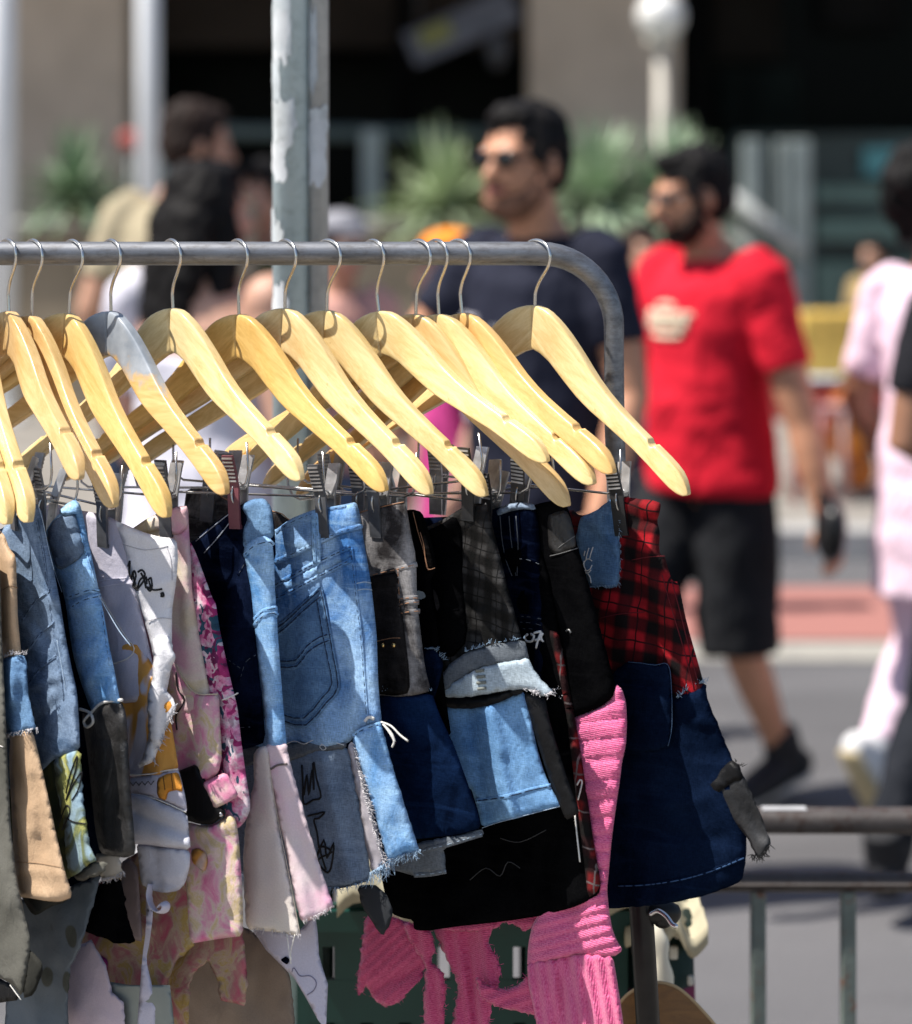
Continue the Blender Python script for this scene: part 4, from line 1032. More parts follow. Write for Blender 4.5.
Panel(g, 'side_tab', [(58, 512), (66, 504), (75, 499), (80, 505), (82, 513), (74, 514), (64, 516)], D_LIGHT2, on=b3, off=.003, b=.002, r=5)
b3.lines('seam', [[(73, 517), (80, 535), (88, 560), (95, 582)], [(66, 598), (78, 594), (90, 590), (99, 592)], [(70, 608), (84, 600), (101, 596)], [(102, 612), (106, 640), (110, 665)]], DTHREAD, .0008)
b3.lines('piping', [[(44, 520), (47, 545), (55, 572), (62, 592)], [(98, 594), (108, 612), (120, 632), (131, 646)]], LTHREAD, .0008, .001)
k3 = Panel(g, 'leather_panel', [(81, 712), (90, 715), (96, 708), (108, 702), (121, 701), (126, 712), (128, 740), (130, 780), (133, 820), (136, 854), (126, 858), (112, 856), (100, 853), (95, 830), (91, 790), (87, 750)], LEATHER, off=.001, b=.006, r=12, folds=[(100, 715, 104, 850, 8, 5), (118, 720, 124, 850, 6, 3), (98, 738, 124, 742, 4, -2)], na=.003)
k3.lines('rolled_edge', [[(80, 709), (90, 713), (93, 722), (87, 727), (84, 721), (91, 713), (100, 704), (110, 701), (122, 700)]], THREAD, .0016, .0015, 8)
h3 = Panel(g, 'frayed_hem', [(96, 853), (106, 854), (119, 851), (121, 862), (123, 873), (114, 879), (104, 882), (98, 872)], plain('unbleached_hem', (.52, .48, .42), .9, coord='UV', ns=30), off=-.001, b=.0006, r=4, jit=.9)
h3.fringe('fringe', [(102, 880), (114, 878), (123, 873)], FRAYW, 40, 5, .0005)
f3 = Panel(g, 'black_hem_panel', [(97, 886), (108, 880), (121, 878), (124, 892), (126, 910), (131, 930), (137, 942), (122, 945), (104, 939), (88, 933), (79, 926), (83, 912), (90, 900)], D_BLACK, off=-.014, b=.003, jit=.7)
f3.fringe('fringe', [(97, 886), (88, 902), (80, 926)], FRAYW, 36, 6, .0005, 160, 30)
Panel(g, 'lilac_hem', [(56, 950), (76, 945), (92, 940), (106, 965), (112, 992), (124, 1002), (126, 1040), (56, 1040)], LILPINK, off=-.040, b=.0008, na=.005, smooth=0, jit=.4)
Panel(g, 'pale_green_hem', [(100, 980), (130, 985), (170, 985), (176, 1040), (100, 1040)], plain('pale_green_white_cloth', (.26, .28, .255), .85, coord='UV', ns=10), off=-.046, b=.0006, smooth=0)

# --- white skirt with orange print
g = Garment(4, 'white_skirt', 'white skirt with a black ink drawing and a torn twisted strip')
b4 = Panel(g, 'shaded_white_panel', [(10, 530), (45, 506), (52, 503), (60, 505), (72, 510), (86, 511), (100, 514), (110, 517), (121, 523), (130, 555), (138, 600), (148, 640), (158, 690), (130, 705), (60, 700), (10, 690)], WHITESHADE, folds=[(92, 520, 108, 600, 8, 3), (92, 586, 140, 583, 3, 2)], na=.003)
b4.lines('seam', [[(90, 590), (110, 585), (134, 583)], [(88, 583), (112, 579), (133, 578)]], plain('shaded_white_thread', (.62, .60, .68), .9), .0008)
b4.lines('edge_cord', [[(98, 592), (110, 612), (124, 634), (134, 648), (128, 658), (112, 664)]], THREAD, .0009, .001)
m4 = Panel(g, 'printed_panel', [(60, 640), (112, 645), (135, 640), (150, 660), (164, 690), (170, 716), (175, 745), (179, 770), (168, 774), (150, 778), (130, 778), (120, 760), (60, 760)], ORPRINT, off=.001, b=.003, folds=[(150, 680, 160, 770, 9, 4), (130, 660, 134, 770, 8, -3)], na=.004)
w4 = Panel(g, 'white_front_panel', [(115, 521), (122, 523), (133, 528), (146, 533), (160, 537), (172, 538), (177, 542), (178, 556), (177, 575), (175, 590), (172, 610), (172, 640), (171, 670), (166, 696), (158, 690), (154, 660), (150, 640), (143, 616), (136, 594), (130, 572), (124, 546)], WHITE, off=.004, b=.008, r=16, folds=[(140, 545, 168, 575, 7, -3), (146, 590, 168, 580, 5, 3), (150, 620, 170, 618, 5, 2)], na=.003)
w4.lines('ink_drawing', [[(128, 566), (130, 561), (129, 572), (132, 580)], [(131, 578), (134, 571), (136, 576), (133, 586), (138, 590)], [(138, 572), (142, 570), (145, 575), (140, 580), (138, 588), (143, 582), (146, 577), (147, 584)], [(148, 580), (151, 578), (152, 586), (150, 591), (147, 587), (154, 590), (162, 589)], [(133, 574), (135, 584), (137, 588)], [(141, 573), (144, 579), (146, 588)], [(149, 581), (151, 589)]], BTHREAD, .0011, .0004, 6, 4)
w4.lines('ink_spot', [[(161, 594), (163, 593), (163.5, 596), (161, 596)]], BTHREAD, .0013)
w4.lines('seam', [[(166, 545), (171, 560), (172, 580)], [(147, 621), (160, 618), (172, 619)], [(122, 544), (145, 550), (168, 546)]], plain('grey_thread', (.42, .41, .44), .9), .0006)
t4 = Panel(g, 'torn_strip', [(152, 640), (162, 636), (171, 636), (173, 648), (176, 655), (170, 672), (166, 690), (172, 697), (177, 707), (171, 720), (164, 733), (161, 745), (156, 756), (150, 764), (137, 768), (145, 752), (149, 735), (147, 712), (148, 692), (152, 675), (154, 656)], WHITE, off=.010, b=.005, r=8, jit=.5, folds=[(160, 650, 156, 740, 4, 4), (168, 700, 156, 750, 4, -3)])
t4.fringe('fringe', [(177, 705), (165, 730), (152, 764)], FRAYW, 34, 7, .0005, 60)
Panel(g, 'orange_tab', [(164, 704), (170, 700), (172, 706), (167, 713), (164, 712)], ORANGE, on=t4, off=.0005, b=.001, r=3)
h4 = Panel(g, 'white_hem_band', [(100, 778), (130, 778), (160, 773), (178, 768), (182, 782), (186, 800), (187, 813), (176, 806), (160, 800), (140, 794), (100, 794)], WHITESHADE, off=.006, b=.003, r=7)
h4.lines('hem_edge', [[(126, 775), (150, 774), (164, 771), (178, 769)], [(128, 793), (146, 796), (164, 802), (186, 812)]], THREAD, .0012, .001)
h4.lines('zigzag_stitch', [[(130 + 3 * k, 784 + (2 if k % 2 else -2) - .15 * k) for k in range(9)]], BTHREAD, .0006, .0004, 5, 0)
o4 = Panel(g, 'orange_patch', [(157, 779), (166, 774), (178, 772), (181, 780), (183, 792), (176, 790), (168, 792), (166, 801), (157, 797)], ORANGE, on=h4, off=.001, b=.0015, r=4)
o4.lines('seam', [[(163, 776), (165, 790)], [(171, 773), (173, 790)]], BTHREAD, .0006)
wr4 = Panel(g, 'wrapped_band', [(100, 795), (132, 793), (146, 796), (162, 803), (187, 813), (189, 832), (191, 850), (170, 848), (150, 845), (134, 844), (100, 844)], WHITESHADEGREY, off=.008, b=.004, r=8, folds=[(134, 812, 186, 834, 5, -4), (134, 832, 186, 842, 5, 2)])
lo4 = Panel(g, 'lower_panel', [(136, 843), (150, 845), (170, 848), (190, 850), (190, 866), (185, 884), (178, 891), (164, 893), (150, 890), (141, 884), (139, 862)], WHITESHADEGREY, off=.004, b=.005, r=9, folds=[(156, 850, 158, 882, 5, -4), (145, 884, 178, 886, 5, -4)])
bm = bmesh.new(); O = g.root.location
q = [(151, 884, .004), (149, 896, .007), (152, 906, .010), (158, 912, .012), (164, 911, .014), (166, 906, .015), (163, 903, .014), (160, 906, .012)]
tube(bm, [g.pt(x, y, z) - O for x, y, z in catmull(q, 5)], [(.0045, .0012)] * 36, 10, g.n); link_bm('curled_ribbon', bm, WHITESHADE, g.root)
Panel(g, 'hanging_strip', [(146, 890), (153, 895), (153, 915), (150, 940), (146, 960), (152, 985), (157, 1010), (157, 1040), (136, 1040), (139, 1000), (142, 960), (146, 930)], LAV, off=.002, b=.003, r=6, folds=[(140, 1004, 156, 998, 3, -3)])
g4 = g
Panel(g, 'lining_strip', [(121, 862), (130, 858), (138, 868), (140, 905), (143, 942), (134, 940), (126, 925), (122, 900)], plain('dusty_pink_lining', (.21, .165, .17), .85, coord='UV', ns=20), off=-.022, b=.0025, r=5)
fl = Panel(g, 'tie_dye_lining', [(74, 938), (84, 900), (110, 870), (140, 850), (165, 850), (185, 860), (196, 900), (194, 946), (176, 962), (160, 1000), (140, 1005), (122, 1000), (110, 996), (100, 985), (92, 958)], TIESHADE, off=-.036, b=.0008, na=.005, smooth=0, jit=.6)
Panel(g, 'magenta_pocket', [(89, 954), (100, 955), (108, 960), (107, 972), (101, 981), (94, 972), (90, 962)], plain('magenta_print', (.28, .03, .17), .85, coord='UV', ns=40), on=fl, off=.001, b=.001, r=3)

# --- pink and yellow tie-dye with floral back
g = Garment(5, 'tie_dye_skirt', 'pink and yellow tie dyed skirt with a magenta floral back panel and black flap')
fl5 = Panel(g, 'floral_panel', [(120, 560), (182, 543), (190, 541), (196, 553), (204, 575), (212, 597), (216, 604), (219, 625), (225, 655), (232, 685), (238, 710), (241, 740), (246, 775), (251, 808), (246, 820), (238, 829), (228, 826), (220, 812), (190, 790), (120, 780)], FLORAL, off=-.006, b=.006, r=10, folds=[(205, 585, 236, 760, 6, 3)], na=.004)
fl5.lines('hem_fray', [[(222, 700), (230, 697), (238, 693)]], THREAD, .0007)
b5 = Panel(g, 'skirt_panel', [(60, 560), (130, 530), (142, 522), (152, 516), (165, 510), (180, 506), (188, 506), (189, 530), (191, 560), (192, 590), (196, 615), (200, 640), (205, 668), (210, 692), (208, 712), (150, 720), (60, 700)], TIEPINK, off=0, b=.007, r=14, folds=[(184, 540, 186, 620, 5, 4), (190, 600, 202, 690, 5, -2), (178, 560, 180, 640, 5, -3)], na=.003)
Panel(g, 'waistband', [(132, 529), (146, 519), (160, 512), (176, 507), (188, 506), (189, 526), (178, 536), (160, 530), (140, 534)], TIEPINK, on=b5, off=.002, b=.002, r=5)
pk5 = Panel(g, 'pocket_panel', [(60, 690), (150, 650), (172, 655), (180, 670), (188, 686), (198, 694), (209, 694), (219, 694), (220, 722), (222, 755), (219, 772), (212, 778), (203, 784), (197, 800), (160, 806), (60, 800)], TIEDYE, off=.003, b=.006, r=12, folds=[(204, 710, 206, 775, 7, 4), (190, 700, 186, 780, 8, -4), (208, 762, 218, 770, 4, 3)], na=.003)
pk5.lines('pocket_edge', [[(176, 664), (182, 676), (190, 688), (199, 694), (218, 694)]], plain('cream_thread', (.62, .55, .42), .9), .0011, .0008)
pk5.lines('hanging_cord', [[(176, 672), (178, 690), (184, 698), (182, 706), (176, 716), (177, 730)]], BTHREAD, .0008, .001)
cf5 = Panel(g, 'rolled_cuff', [(202, 783), (212, 778), (226, 772), (233, 784), (239, 796), (227, 803), (214, 809), (208, 796)], TIEDYE, off=.007, b=.003, r=6, folds=[(206, 786, 228, 777, 3, 1.5)])
bf5 = Panel(g, 'black_flap', [(150, 790), (176, 772), (186, 768), (196, 764), (203, 776), (211, 790), (219, 804), (225, 812), (222, 817), (212, 825), (198, 824), (186, 820), (180, 800), (150, 810)], BLACKSATIN, off=.006, b=.004, r=6)
bf5.lines('snap', [[(220, 813), (222, 815), (220, 816)]], plain('snap_metal', (.5, .5, .52), .3, .9), .0012)
lw5 = Panel(g, 'lower_panel', [(150, 830), (188, 822), (205, 826), (214, 824), (224, 818), (230, 814), (236, 820), (239, 840), (241, 870), (243, 905), (243, 936), (225, 938), (206, 941), (190, 944), (188, 915), (186, 880), (180, 850), (150, 850)], TIEDYE, off=.002, b=.006, r=12, folds=[(196, 830, 226, 828, 5, 3), (214, 850, 222, 930, 9, 3)], na=.003)
bl5 = Panel(g, 'print_scrap', [(191, 850), (198, 848), (206, 853), (208, 862), (205, 872), (198, 868), (192, 862)], ORPRINT, on=lw5, off=.001, b=.0012, r=3)
Panel(g, 'torn_lining', [(150, 900), (186, 870), (236, 880), (243, 938), (246, 960), (248, 985), (244, 1006), (232, 1003), (220, 1000), (217, 980), (208, 960), (196, 972), (190, 984), (188, 1040), (160, 1040), (164, 1000), (168, 960), (160, 945)], TIESHADE, off=-.032, b=.0009, na=.006, smooth=0, jit=.7, folds=[(176, 960, 172, 1030, 6, 3)])

# --- dark indigo with blue tube and pale pink panel
g = Garment(6, 'patchwork_skirt', 'dark indigo skirt with a light blue denim tube ending in a pale pink canvas flare')
b7 = Panel(g, 'indigo_panel', [(70, 570), (150, 565), (194, 541), (206, 530), (220, 519), (236, 507), (252, 499), (264, 498), (272, 508), (275, 530), (276, 560), (262, 580), (256, 640), (262, 700), (266, 742), (250, 748), (228, 752), (180, 745), (70, 720)], D_INDIGO, folds=[(216, 560, 236, 700, 10, 3)], na=.003)
b7.lines('waist_piping', [[(196, 541), (215, 525), (238, 507)], [(204, 553), (220, 535), (236, 514)]], plain('pale_piping', (.38, .42, .50), .8), .0009)
b7.lines('stitching', [[(206, 640), (222, 655), (240, 668)], [(238, 575), (250, 555), (262, 540)], [(214, 720), (230, 727), (250, 727)], [(240, 680), (246, 662), (256, 655)]], plain('slate_thread', (.10, .115, .15), .9), .0006)
w7 = Panel(g, 'blue_waistband', [(240, 506), (252, 499), (264, 498), (271, 506), (273, 520), (274, 538), (262, 538), (250, 544), (243, 548), (243, 530), (248, 518)], D_MID, on=b7, off=.002, b=.004, r=8)
t7 = Panel(g, 'denim_tube', [(243, 548), (252, 538), (264, 534), (272, 538), (274, 560), (275, 590), (277, 620), (279, 650), (282, 690), (285, 725), (287, 748), (276, 752), (268, 752), (265, 720), (261, 680), (257, 650), (254, 620), (251, 590), (247, 570)], D_LIGHT2, off=.004, b=.010, r=14, folds=[(262, 560, 272, 740, 6, 2)], na=.002)
t7.lines('seam', [[(244, 556), (254, 546), (268, 542), (273, 545)], [(254, 626), (262, 617), (272, 613), (278, 616)], [(254, 620), (264, 611), (277, 608)]], DTHREAD, .0009)
t7.lines('stitching', [[(255, 624), (264, 615), (277, 612)]], LTHREAD, .0006)
lf7 = Panel(g, 'cream_flare', [(253, 756), (258, 748), (265, 745), (270, 752), (273, 790), (279, 830), (287, 870), (295, 910), (301, 936), (286, 934), (266, 931), (246, 929), (244, 890), (243, 850), (247, 810), (254, 785)], PALECREAM, off=.008, b=.003, r=6, jit=.3, folds=[(256, 830, 252, 925, 9, 3), (280, 850, 292, 930, 9, 2)])
rt7 = Panel(g, 'pink_flare', [(262, 750), (266, 745), (276, 743), (286, 742), (290, 762), (296, 785), (303, 808), (312, 840), (320, 866), (328, 890), (334, 906), (326, 913), (314, 919), (301, 923), (296, 905), (290, 870), (282, 835), (274, 795), (266, 770)], PALEPINK, off=.006, b=.005, r=10, jit=.3, folds=[(292, 800, 318, 910, 8, -3), (282, 770, 306, 915, 7, 3)])
lf7.lines('seam', [[(268, 752), (273, 790), (281, 835), (290, 880), (300, 934)]], plain('cream_stitch', (.58, .50, .42), .9), .0007)
rt7.lines('drawstring', [[(271, 769), (278, 765), (287, 764)]], plain('grey_cord', (.12, .10, .10), .9), .0012)
rt7.fringe('fringe', [(304, 922), (318, 916), (333, 907)], FRAYW, 34, 5, .0004); lf7.fringe('fringe', [(250, 929), (280, 933), (300, 936)], FRAYW, 30, 6, .0004)
lf7.lines('hanging_thread', [[(287, 934), (289, 950), (291, 964)], [(295, 935), (291, 950), (291, 960)]], THREAD, .0006, .001)
tl7 = Panel(g, 'lavender_tail', [(250, 925), (275, 930), (300, 930), (315, 912), (318, 935), (319, 955), (324, 972), (328, 984), (327, 1006), (326, 1030), (318, 1020), (306, 998), (294, 978), (278, 962), (266, 950), (258, 938)], LAV, off=-.020, b=.0008, r=5, smooth=0)
tl7.lines('ink_curl', [[(292, 972), (294, 968), (300, 976), (310, 976), (316, 982), (314, 990), (307, 995)]], plain('grey_ink', (.22, .20, .28), .8), .0005)
Panel(g, 'dark_snap', [(280, 960), (286, 956), (290, 960), (287, 965)], D_INDIGO, on=tl7, off=.001, b=.001, r=2)
Panel(g, 'beige_lining', [(150, 960), (190, 930), (216, 915), (240, 925), (262, 936), (280, 958), (290, 975), (293, 1000), (296, 1040), (170, 1040)], BEIGE, off=-.044, b=.0009, na=.005, smooth=0, jit=.3)

# --- light blue jeans skirt
g = Garment(7, 'denim_skirt', 'light blue jeans skirt with a back pocket and black marker drawings')
b8 = Panel(g, 'skirt_panel', [(120, 560), (200, 550), (274, 531), (290, 519), (304, 513), (316, 509), (330, 507), (346, 504), (356, 502), (359, 510), (361, 522), (365, 548), (369, 570), (372, 592), (375, 618), (377, 640), (378, 680), (380, 705), (382, 722), (370, 727), (358, 732), (348, 744), (320, 748), (280, 752), (200, 750), (120, 700)], D_LIGHT, b=.007, r=16, folds=[(345, 520, 362, 720, 12, 6), (336, 540, 344, 640, 6, -3), (290, 545, 330, 540, 5, 2), (300, 650, 306, 740, 9, 2)], na=.003, ns=42)
w8 = Panel(g, 'waistband', [(272, 533), (290, 520), (304, 514), (318, 509), (346, 504), (356, 503), (359, 516), (363, 529), (340, 535), (318, 546), (292, 558), (272, 566)], D_LIGHT, on=b8, off=.0012, b=.0016, r=5)
w8.lines('stitching', [[(274, 562), (292, 554), (318, 542), (340, 532), (362, 526)], [(276, 533), (292, 522), (318, 512), (346, 507)]], DTHREAD, .0006)
bl8 = Panel(g, 'belt_loop', [(311, 512), (317, 510), (320, 530), (322, 553), (319, 566), (313, 567), (311, 540)], D_LIGHT2, on=b8, off=.0035, b=.0018, r=3)
bl8.lines('stitching', [[(313, 514), (313.5, 540), (315, 564)], [(316, 513), (317.5, 540), (319, 563)]], DTHREAD, .0004)
yk8 = Panel(g, 'yoke', [(272, 588), (290, 579), (312, 567), (332, 556), (350, 549), (352, 558), (332, 567), (312, 579), (290, 591), (272, 598)], D_LIGHT, on=b8, off=.0008, b=.0012, r=4)
yk8.lines('stitching', [[(273, 586), (290, 577), (312, 565), (350, 547)], [(273, 599), (290, 592), (312, 580), (352, 559)]], DTHREAD, .0009)
pk8 = Panel(g, 'back_pocket', [(262, 634), (282, 620), (300, 604), (317, 588), (322, 587), (326, 605), (331, 640), (336, 665), (340, 688), (326, 706), (306, 728), (285, 724), (262, 720)], D_MID, on=b8, off=.0012, b=.0016, r=4, na=.003, smooth=0)
pk8.lines('stitching', [[(264, 642), (284, 629), (302, 612), (321, 596)], [(264, 636), (284, 623), (302, 606), (320, 590)], [(321, 590), (327, 620), (333, 655), (338, 687), (326, 703), (306, 725), (284, 721), (264, 717)], [(317, 600), (322, 630), (328, 660), (332, 684), (322, 698), (304, 718), (284, 715), (264, 711)], [(264, 668), (280, 667), (297, 666), (308, 652), (322, 643), (332, 640)], [(264, 662), (280, 661), (296, 660), (307, 646), (320, 637), (331, 634)]], DTHREAD, .0014, .0004, 6, 2)
b8.lines('seam', [[(351, 548), (356, 595), (361, 640), (364, 680), (367, 724)]], DTHREAD, .0007)
b8.lines('cuff_seam', [[(354, 584), (364, 582), (371, 583)], [(355, 591), (364, 589), (372, 590)]], LTHREAD, .0009)
cf8 = Panel(g, 'raw_hem_strip', [(200, 748), (284, 743), (305, 742), (325, 743), (346, 742), (347, 748), (320, 752), (300, 757), (282, 764), (200, 768)], D_GREYBAND, off=.0035, b=.0018, r=4, jit=.4)
cf8.lines('frayed_edge', [[(283, 746), (294, 741), (304, 744), (314, 740), (322, 744), (326, 748), (323, 750), (320, 746), (330, 742), (344, 745)]], THREAD, .0007, .001)
lo8 = Panel(g, 'lower_denim_panel', [(200, 756), (284, 758), (310, 748), (346, 745), (352, 762), (357, 790), (362, 820), (368, 850), (371, 880), (358, 884), (342, 888), (326, 890), (260, 880), (200, 860)], D_GREYBLUE, off=.001, b=.004, r=8, jit=.3, folds=[(322, 760, 350, 880, 6, 4), (340, 760, 364, 870, 8, -2)], na=.003)
lo8.lines('marker_drawing', [[(302, 765), (303, 785), (304, 804), (313, 800), (321, 797), (317, 780), (314, 762)], [(304, 795), (307, 775), (309, 795), (312, 770), (314, 790), (313, 763)], [(308, 816), (316, 814), (325, 812), (319, 818), (314, 820), (317, 832), (319, 848)], [(319, 850), (316, 860), (324, 840), (327, 858), (334, 843), (331, 868), (326, 872), (318, 860), (332, 852), (320, 847), (326, 870)]], BTHREAD, .0011, .0004, 6, 3)
lo8.lines('hem_edge', [[(326, 889), (345, 887), (370, 880)]], D_GREYBAND, .0012)
lo8.fringe('fringe', [(318, 889), (345, 888), (371, 880)], FRAYB, 50, 8, .0004)
fr8 = Panel(g, 'frayed_strip', [(347, 746), (352, 740), (357, 752), (362, 772), (370, 800), (377, 828), (386, 860), (380, 870), (372, 876), (368, 855), (363, 825), (357, 795), (352, 768)], plain('whitish_raw_weft', (.40, .37, .40), .95, coord='UV', ns=60, var=.35), off=.006, b=.003, r=5, jit=.6)
fr8.fringe('fringe', [(352, 744), (357, 765), (365, 800), (374, 835), (384, 864)], FRAYW, 170, 9, .0005, 35, 24)
fr8.fringe('fringe', [(370, 874), (384, 866), (392, 860)], FRAYB, 70, 15, .0005, 85, 30)
rp8 = Panel(g, 'bright_denim_panel', [(352, 738), (360, 731), (370, 727), (381, 723), (385, 738), (391, 760), (399, 787), (407, 812), (414, 834), (420, 851), (408, 853), (398, 857), (388, 862), (382, 842), (375, 815), (367, 788), (358, 760)], D_LIGHT2, off=.008, b=.008, r=14, jit=.25, folds=[(366, 742, 396, 850, 9, 3)])
rp8.lines('stitching', [[(353, 737), (362, 730), (381, 724)]], DTHREAD, .0008); rp8.fringe('fringe', [(390, 861), (404, 855), (420, 851)], FRAYB, 46, 8, .0005)
rp8.lines('loose_thread', [[(381, 722), (391, 726), (400, 735), (408, 741)], [(383, 724), (389, 732), (394, 741), (392, 747)], [(384, 725), (392, 734), (395, 742)]], THREAD, .0010, .002)
rp8.lines('thread_knot', [[(365, 721), (369, 717), (374, 719)]], THREAD, .0016, .001)
dk8 = Panel(g, 'dark_pennant', [(357, 886), (368, 884), (378, 886), (388, 896), (393, 912), (390, 925), (382, 937), (372, 922), (362, 908)], plain('charcoal_scrap', (.022, .025, .03), .85, coord='UV', ns=30), off=-.002, b=.002, r=4, jit=.4)

# --- acid washed grey skirt
g = Garment(8, 'denim_skirt', 'acid washed grey denim skirt with copper seams over a deep blue lower half')
b9 = Panel(g, 'skirt_panel', [(184, 492), (196, 486), (206, 487), (222, 496), (240, 505), (262, 514), (276, 510), (288, 520), (310, 524), (330, 523), (357, 513), (370, 508), (385, 505), (405, 501), (408, 515), (411, 535), (416, 556), (417, 600), (421, 635), (425, 668), (431, 691), (416, 695), (400, 697), (378, 695), (240, 690), (184, 580)], D_ACID, b=.006, r=14, folds=[(376, 560, 372, 520, 10, -2), (400, 520, 420, 690, 8, 3), (380, 590, 384, 690, 10, -4)], na=.003)
b9.lines('copper_edge', [[(198, 487), (208, 489), (224, 498), (240, 506), (260, 515)], [(272, 511), (282, 514), (290, 520), (310, 524)], [(357, 513), (385, 506), (404, 502)]], COPPER, .0010)
dk9 = Panel(g, 'shaded_panel', [(330, 590), (366, 576), (386, 574), (398, 572), (400, 600), (404, 630), (408, 660), (410, 693), (395, 696), (377, 694), (330, 690)], D_ACIDDK, on=b9, off=.0008, b=.001, r=5)  # shaded copy of the acid denim where the next skirt's shadow falls
dk9.lines('copper_seam', [[(374, 642), (382, 640), (392, 638), (400, 638)]], COPPER, .0007)
b9.lines('seam', [[(366, 577), (380, 573), (398, 569), (417, 564)], [(398, 570), (399, 590), (401, 620), (401, 640)], [(398, 599), (408, 598), (418, 598)], [(397, 614), (408, 612), (420, 611)], [(398, 605), (408, 603), (419, 602)]], COPPER, .0009)
bm = bmesh.new(); O = g.root.location
for x, y in ((383, 645), (394, 645)): ell(bm, g.pt(x, y, float(dk9.front([(x, y)])[0]) + .0006) - O, (.0026, .0026, .0026), sub=2)
link_bm('brass_stud', bm, GOLD, dk9.o)
lw9 = Panel(g, 'deep_blue_panel', [(240, 690), (340, 700), (378, 694), (404, 696), (432, 693), (437, 708), (443, 722), (454, 745), (463, 770), (471, 792), (478, 812), (481, 828), (468, 832), (450, 836), (428, 838), (405, 840), (360, 830), (240, 800)], D_VELVET, off=-.003, b=.005, r=10, folds=[(440, 725, 474, 820, 8, 5), (420, 720, 440, 830, 10, -3)], na=.003)
lw9.fringe('fringe', [(379, 692), (405, 695), (432, 692)], FRAYB, 40, 4, .0005, -60)
hm9 = Panel(g, 'slate_hem', [(378, 868), (388, 858), (404, 848), (428, 840), (455, 836), (482, 829), (484, 835), (465, 841), (444, 848), (445, 858), (446, 871), (430, 874), (414, 876), (400, 872)], D_GREYBAND, off=-.004, b=.0025, r=5, jit=.3)
hm9.lines('seam', [[(400, 866), (420, 852), (446, 845), (482, 834)], [(414, 875), (430, 874), (446, 871)]], LTHREAD, .0006)

# --- black denim with copper strip
g = Garment(9, 'denim_skirt', 'black denim skirt with a copper edged strip, mostly hidden behind the acid washed one')
b10 = Panel(g, 'skirt_panel', [(250, 525), (360, 520), (400, 512), (412, 509), (422, 512), (428, 528), (434, 552), (437, 570), (430, 580), (436, 615), (440, 650), (446, 700), (452, 740), (400, 760), (250, 760)], D_BLACK, folds=[(425, 580, 440, 700, 8, 3)])
st10 = Panel(g, 'edge_strip', [(412, 511), (419, 512), (424, 530), (430, 550), (436, 568), (427, 571), (423, 553), (417, 536)], D_ACIDDK, on=b10, off=.002, b=.002, r=3)
st10.lines('copper_edge', [[(413, 512), (418, 532), (424, 552), (428, 570)], [(420, 532), (424, 546), (427, 568), (435, 568)]], COPPER, .0008)
Panel(g, 'torn_tag', [(417, 590), (424, 592), (426, 597), (420, 600), (417, 598)], D_PALE, on=b10, off=.002, b=.001, r=2)
bt10 = Panel(g, 'navy_scrap', [(420, 652), (428, 648), (436, 650), (444, 662), (440, 680), (434, 700), (424, 690)], D_VELVET, on=b10, off=.001, b=.002, r=4)
bt10.fringe('fringe', [(424, 650), (434, 650), (443, 661)], FRAYB, 20, 5, .0005, -30)
Panel(g, 'belt_loop', [(433, 588), (437, 594), (440, 606), (437, 612), (434, 600)], D_ACIDDK, on=b10, off=.002, b=.0015, r=3)

# --- black plaid skirt with grey band and blue ruffle
g = Garment(10, 'plaid_skirt', 'sheer black plaid skirt with a frayed pale denim waistband and a blue denim ruffle')
b11 = Panel(g, 'skirt_panel', [(300, 530), (420, 530), (446, 518), (458, 510), (470, 504), (486, 503), (490, 515), (494, 532), (500, 555), (507, 585), (514, 610), (520, 632), (527, 655), (530, 690), (440, 700), (300, 690)], PLAIDBLK, b=.006, r=14, folds=[(480, 520, 516, 650, 12, 5), (455, 540, 470, 640, 10, -4), (450, 615, 512, 612, 4, 2)], na=.003)
b11b = Panel(g, 'black_yoke', [(300, 540), (420, 534), (440, 525), (455, 515), (462, 530), (462, 580), (468, 640), (450, 660), (300, 660)], D_BLACK, on=b11, off=.001, b=.0012, r=5)
rf11 = Panel(g, 'denim_ruffle', [(380, 720), (440, 706), (455, 704), (472, 706), (488, 703), (506, 696), (522, 690), (527, 699), (531, 720), (537, 748), (544, 772), (552, 790), (562, 806), (550, 809), (538, 812), (518, 818), (500, 822), (482, 828), (478, 810), (470, 785), (420, 780)], D_RUFF, off=.003, b=.006, r=10, folds=[(490, 708, 514, 815, 7, 7), (470, 710, 490, 825, 9, -6), (520, 700, 545, 810, 9, -1), (505, 760, 520, 815, 5, -4)], na=.002)
rf11.lines('hem_stitch', [[(476, 801), (492, 799), (510, 796), (532, 790), (551, 786)]], DTHREAD, .0012); rf11.lines('hem_edge', [[(482, 828), (500, 822), (538, 812), (561, 806)]], LTHREAD, .0006)
dkr = Panel(g, 'ruffle_shade', [(432, 690), (450, 698), (472, 699), (500, 694), (520, 686), (524, 693), (506, 700), (488, 706), (468, 709), (446, 708)], BLACKSATIN, off=.010, b=.002, r=3, jit=.5)  # black sheet painted in as the shade below the grey band
up11 = Panel(g, 'upper_band', [(428, 692), (440, 676), (452, 662), (466, 653), (482, 647), (503, 643), (524, 640), (527, 650), (529, 660), (510, 664), (492, 666), (476, 670), (460, 681), (446, 691), (436, 695)], D_GREYBAND, off=.011, b=.003, r=6, jit=.4)
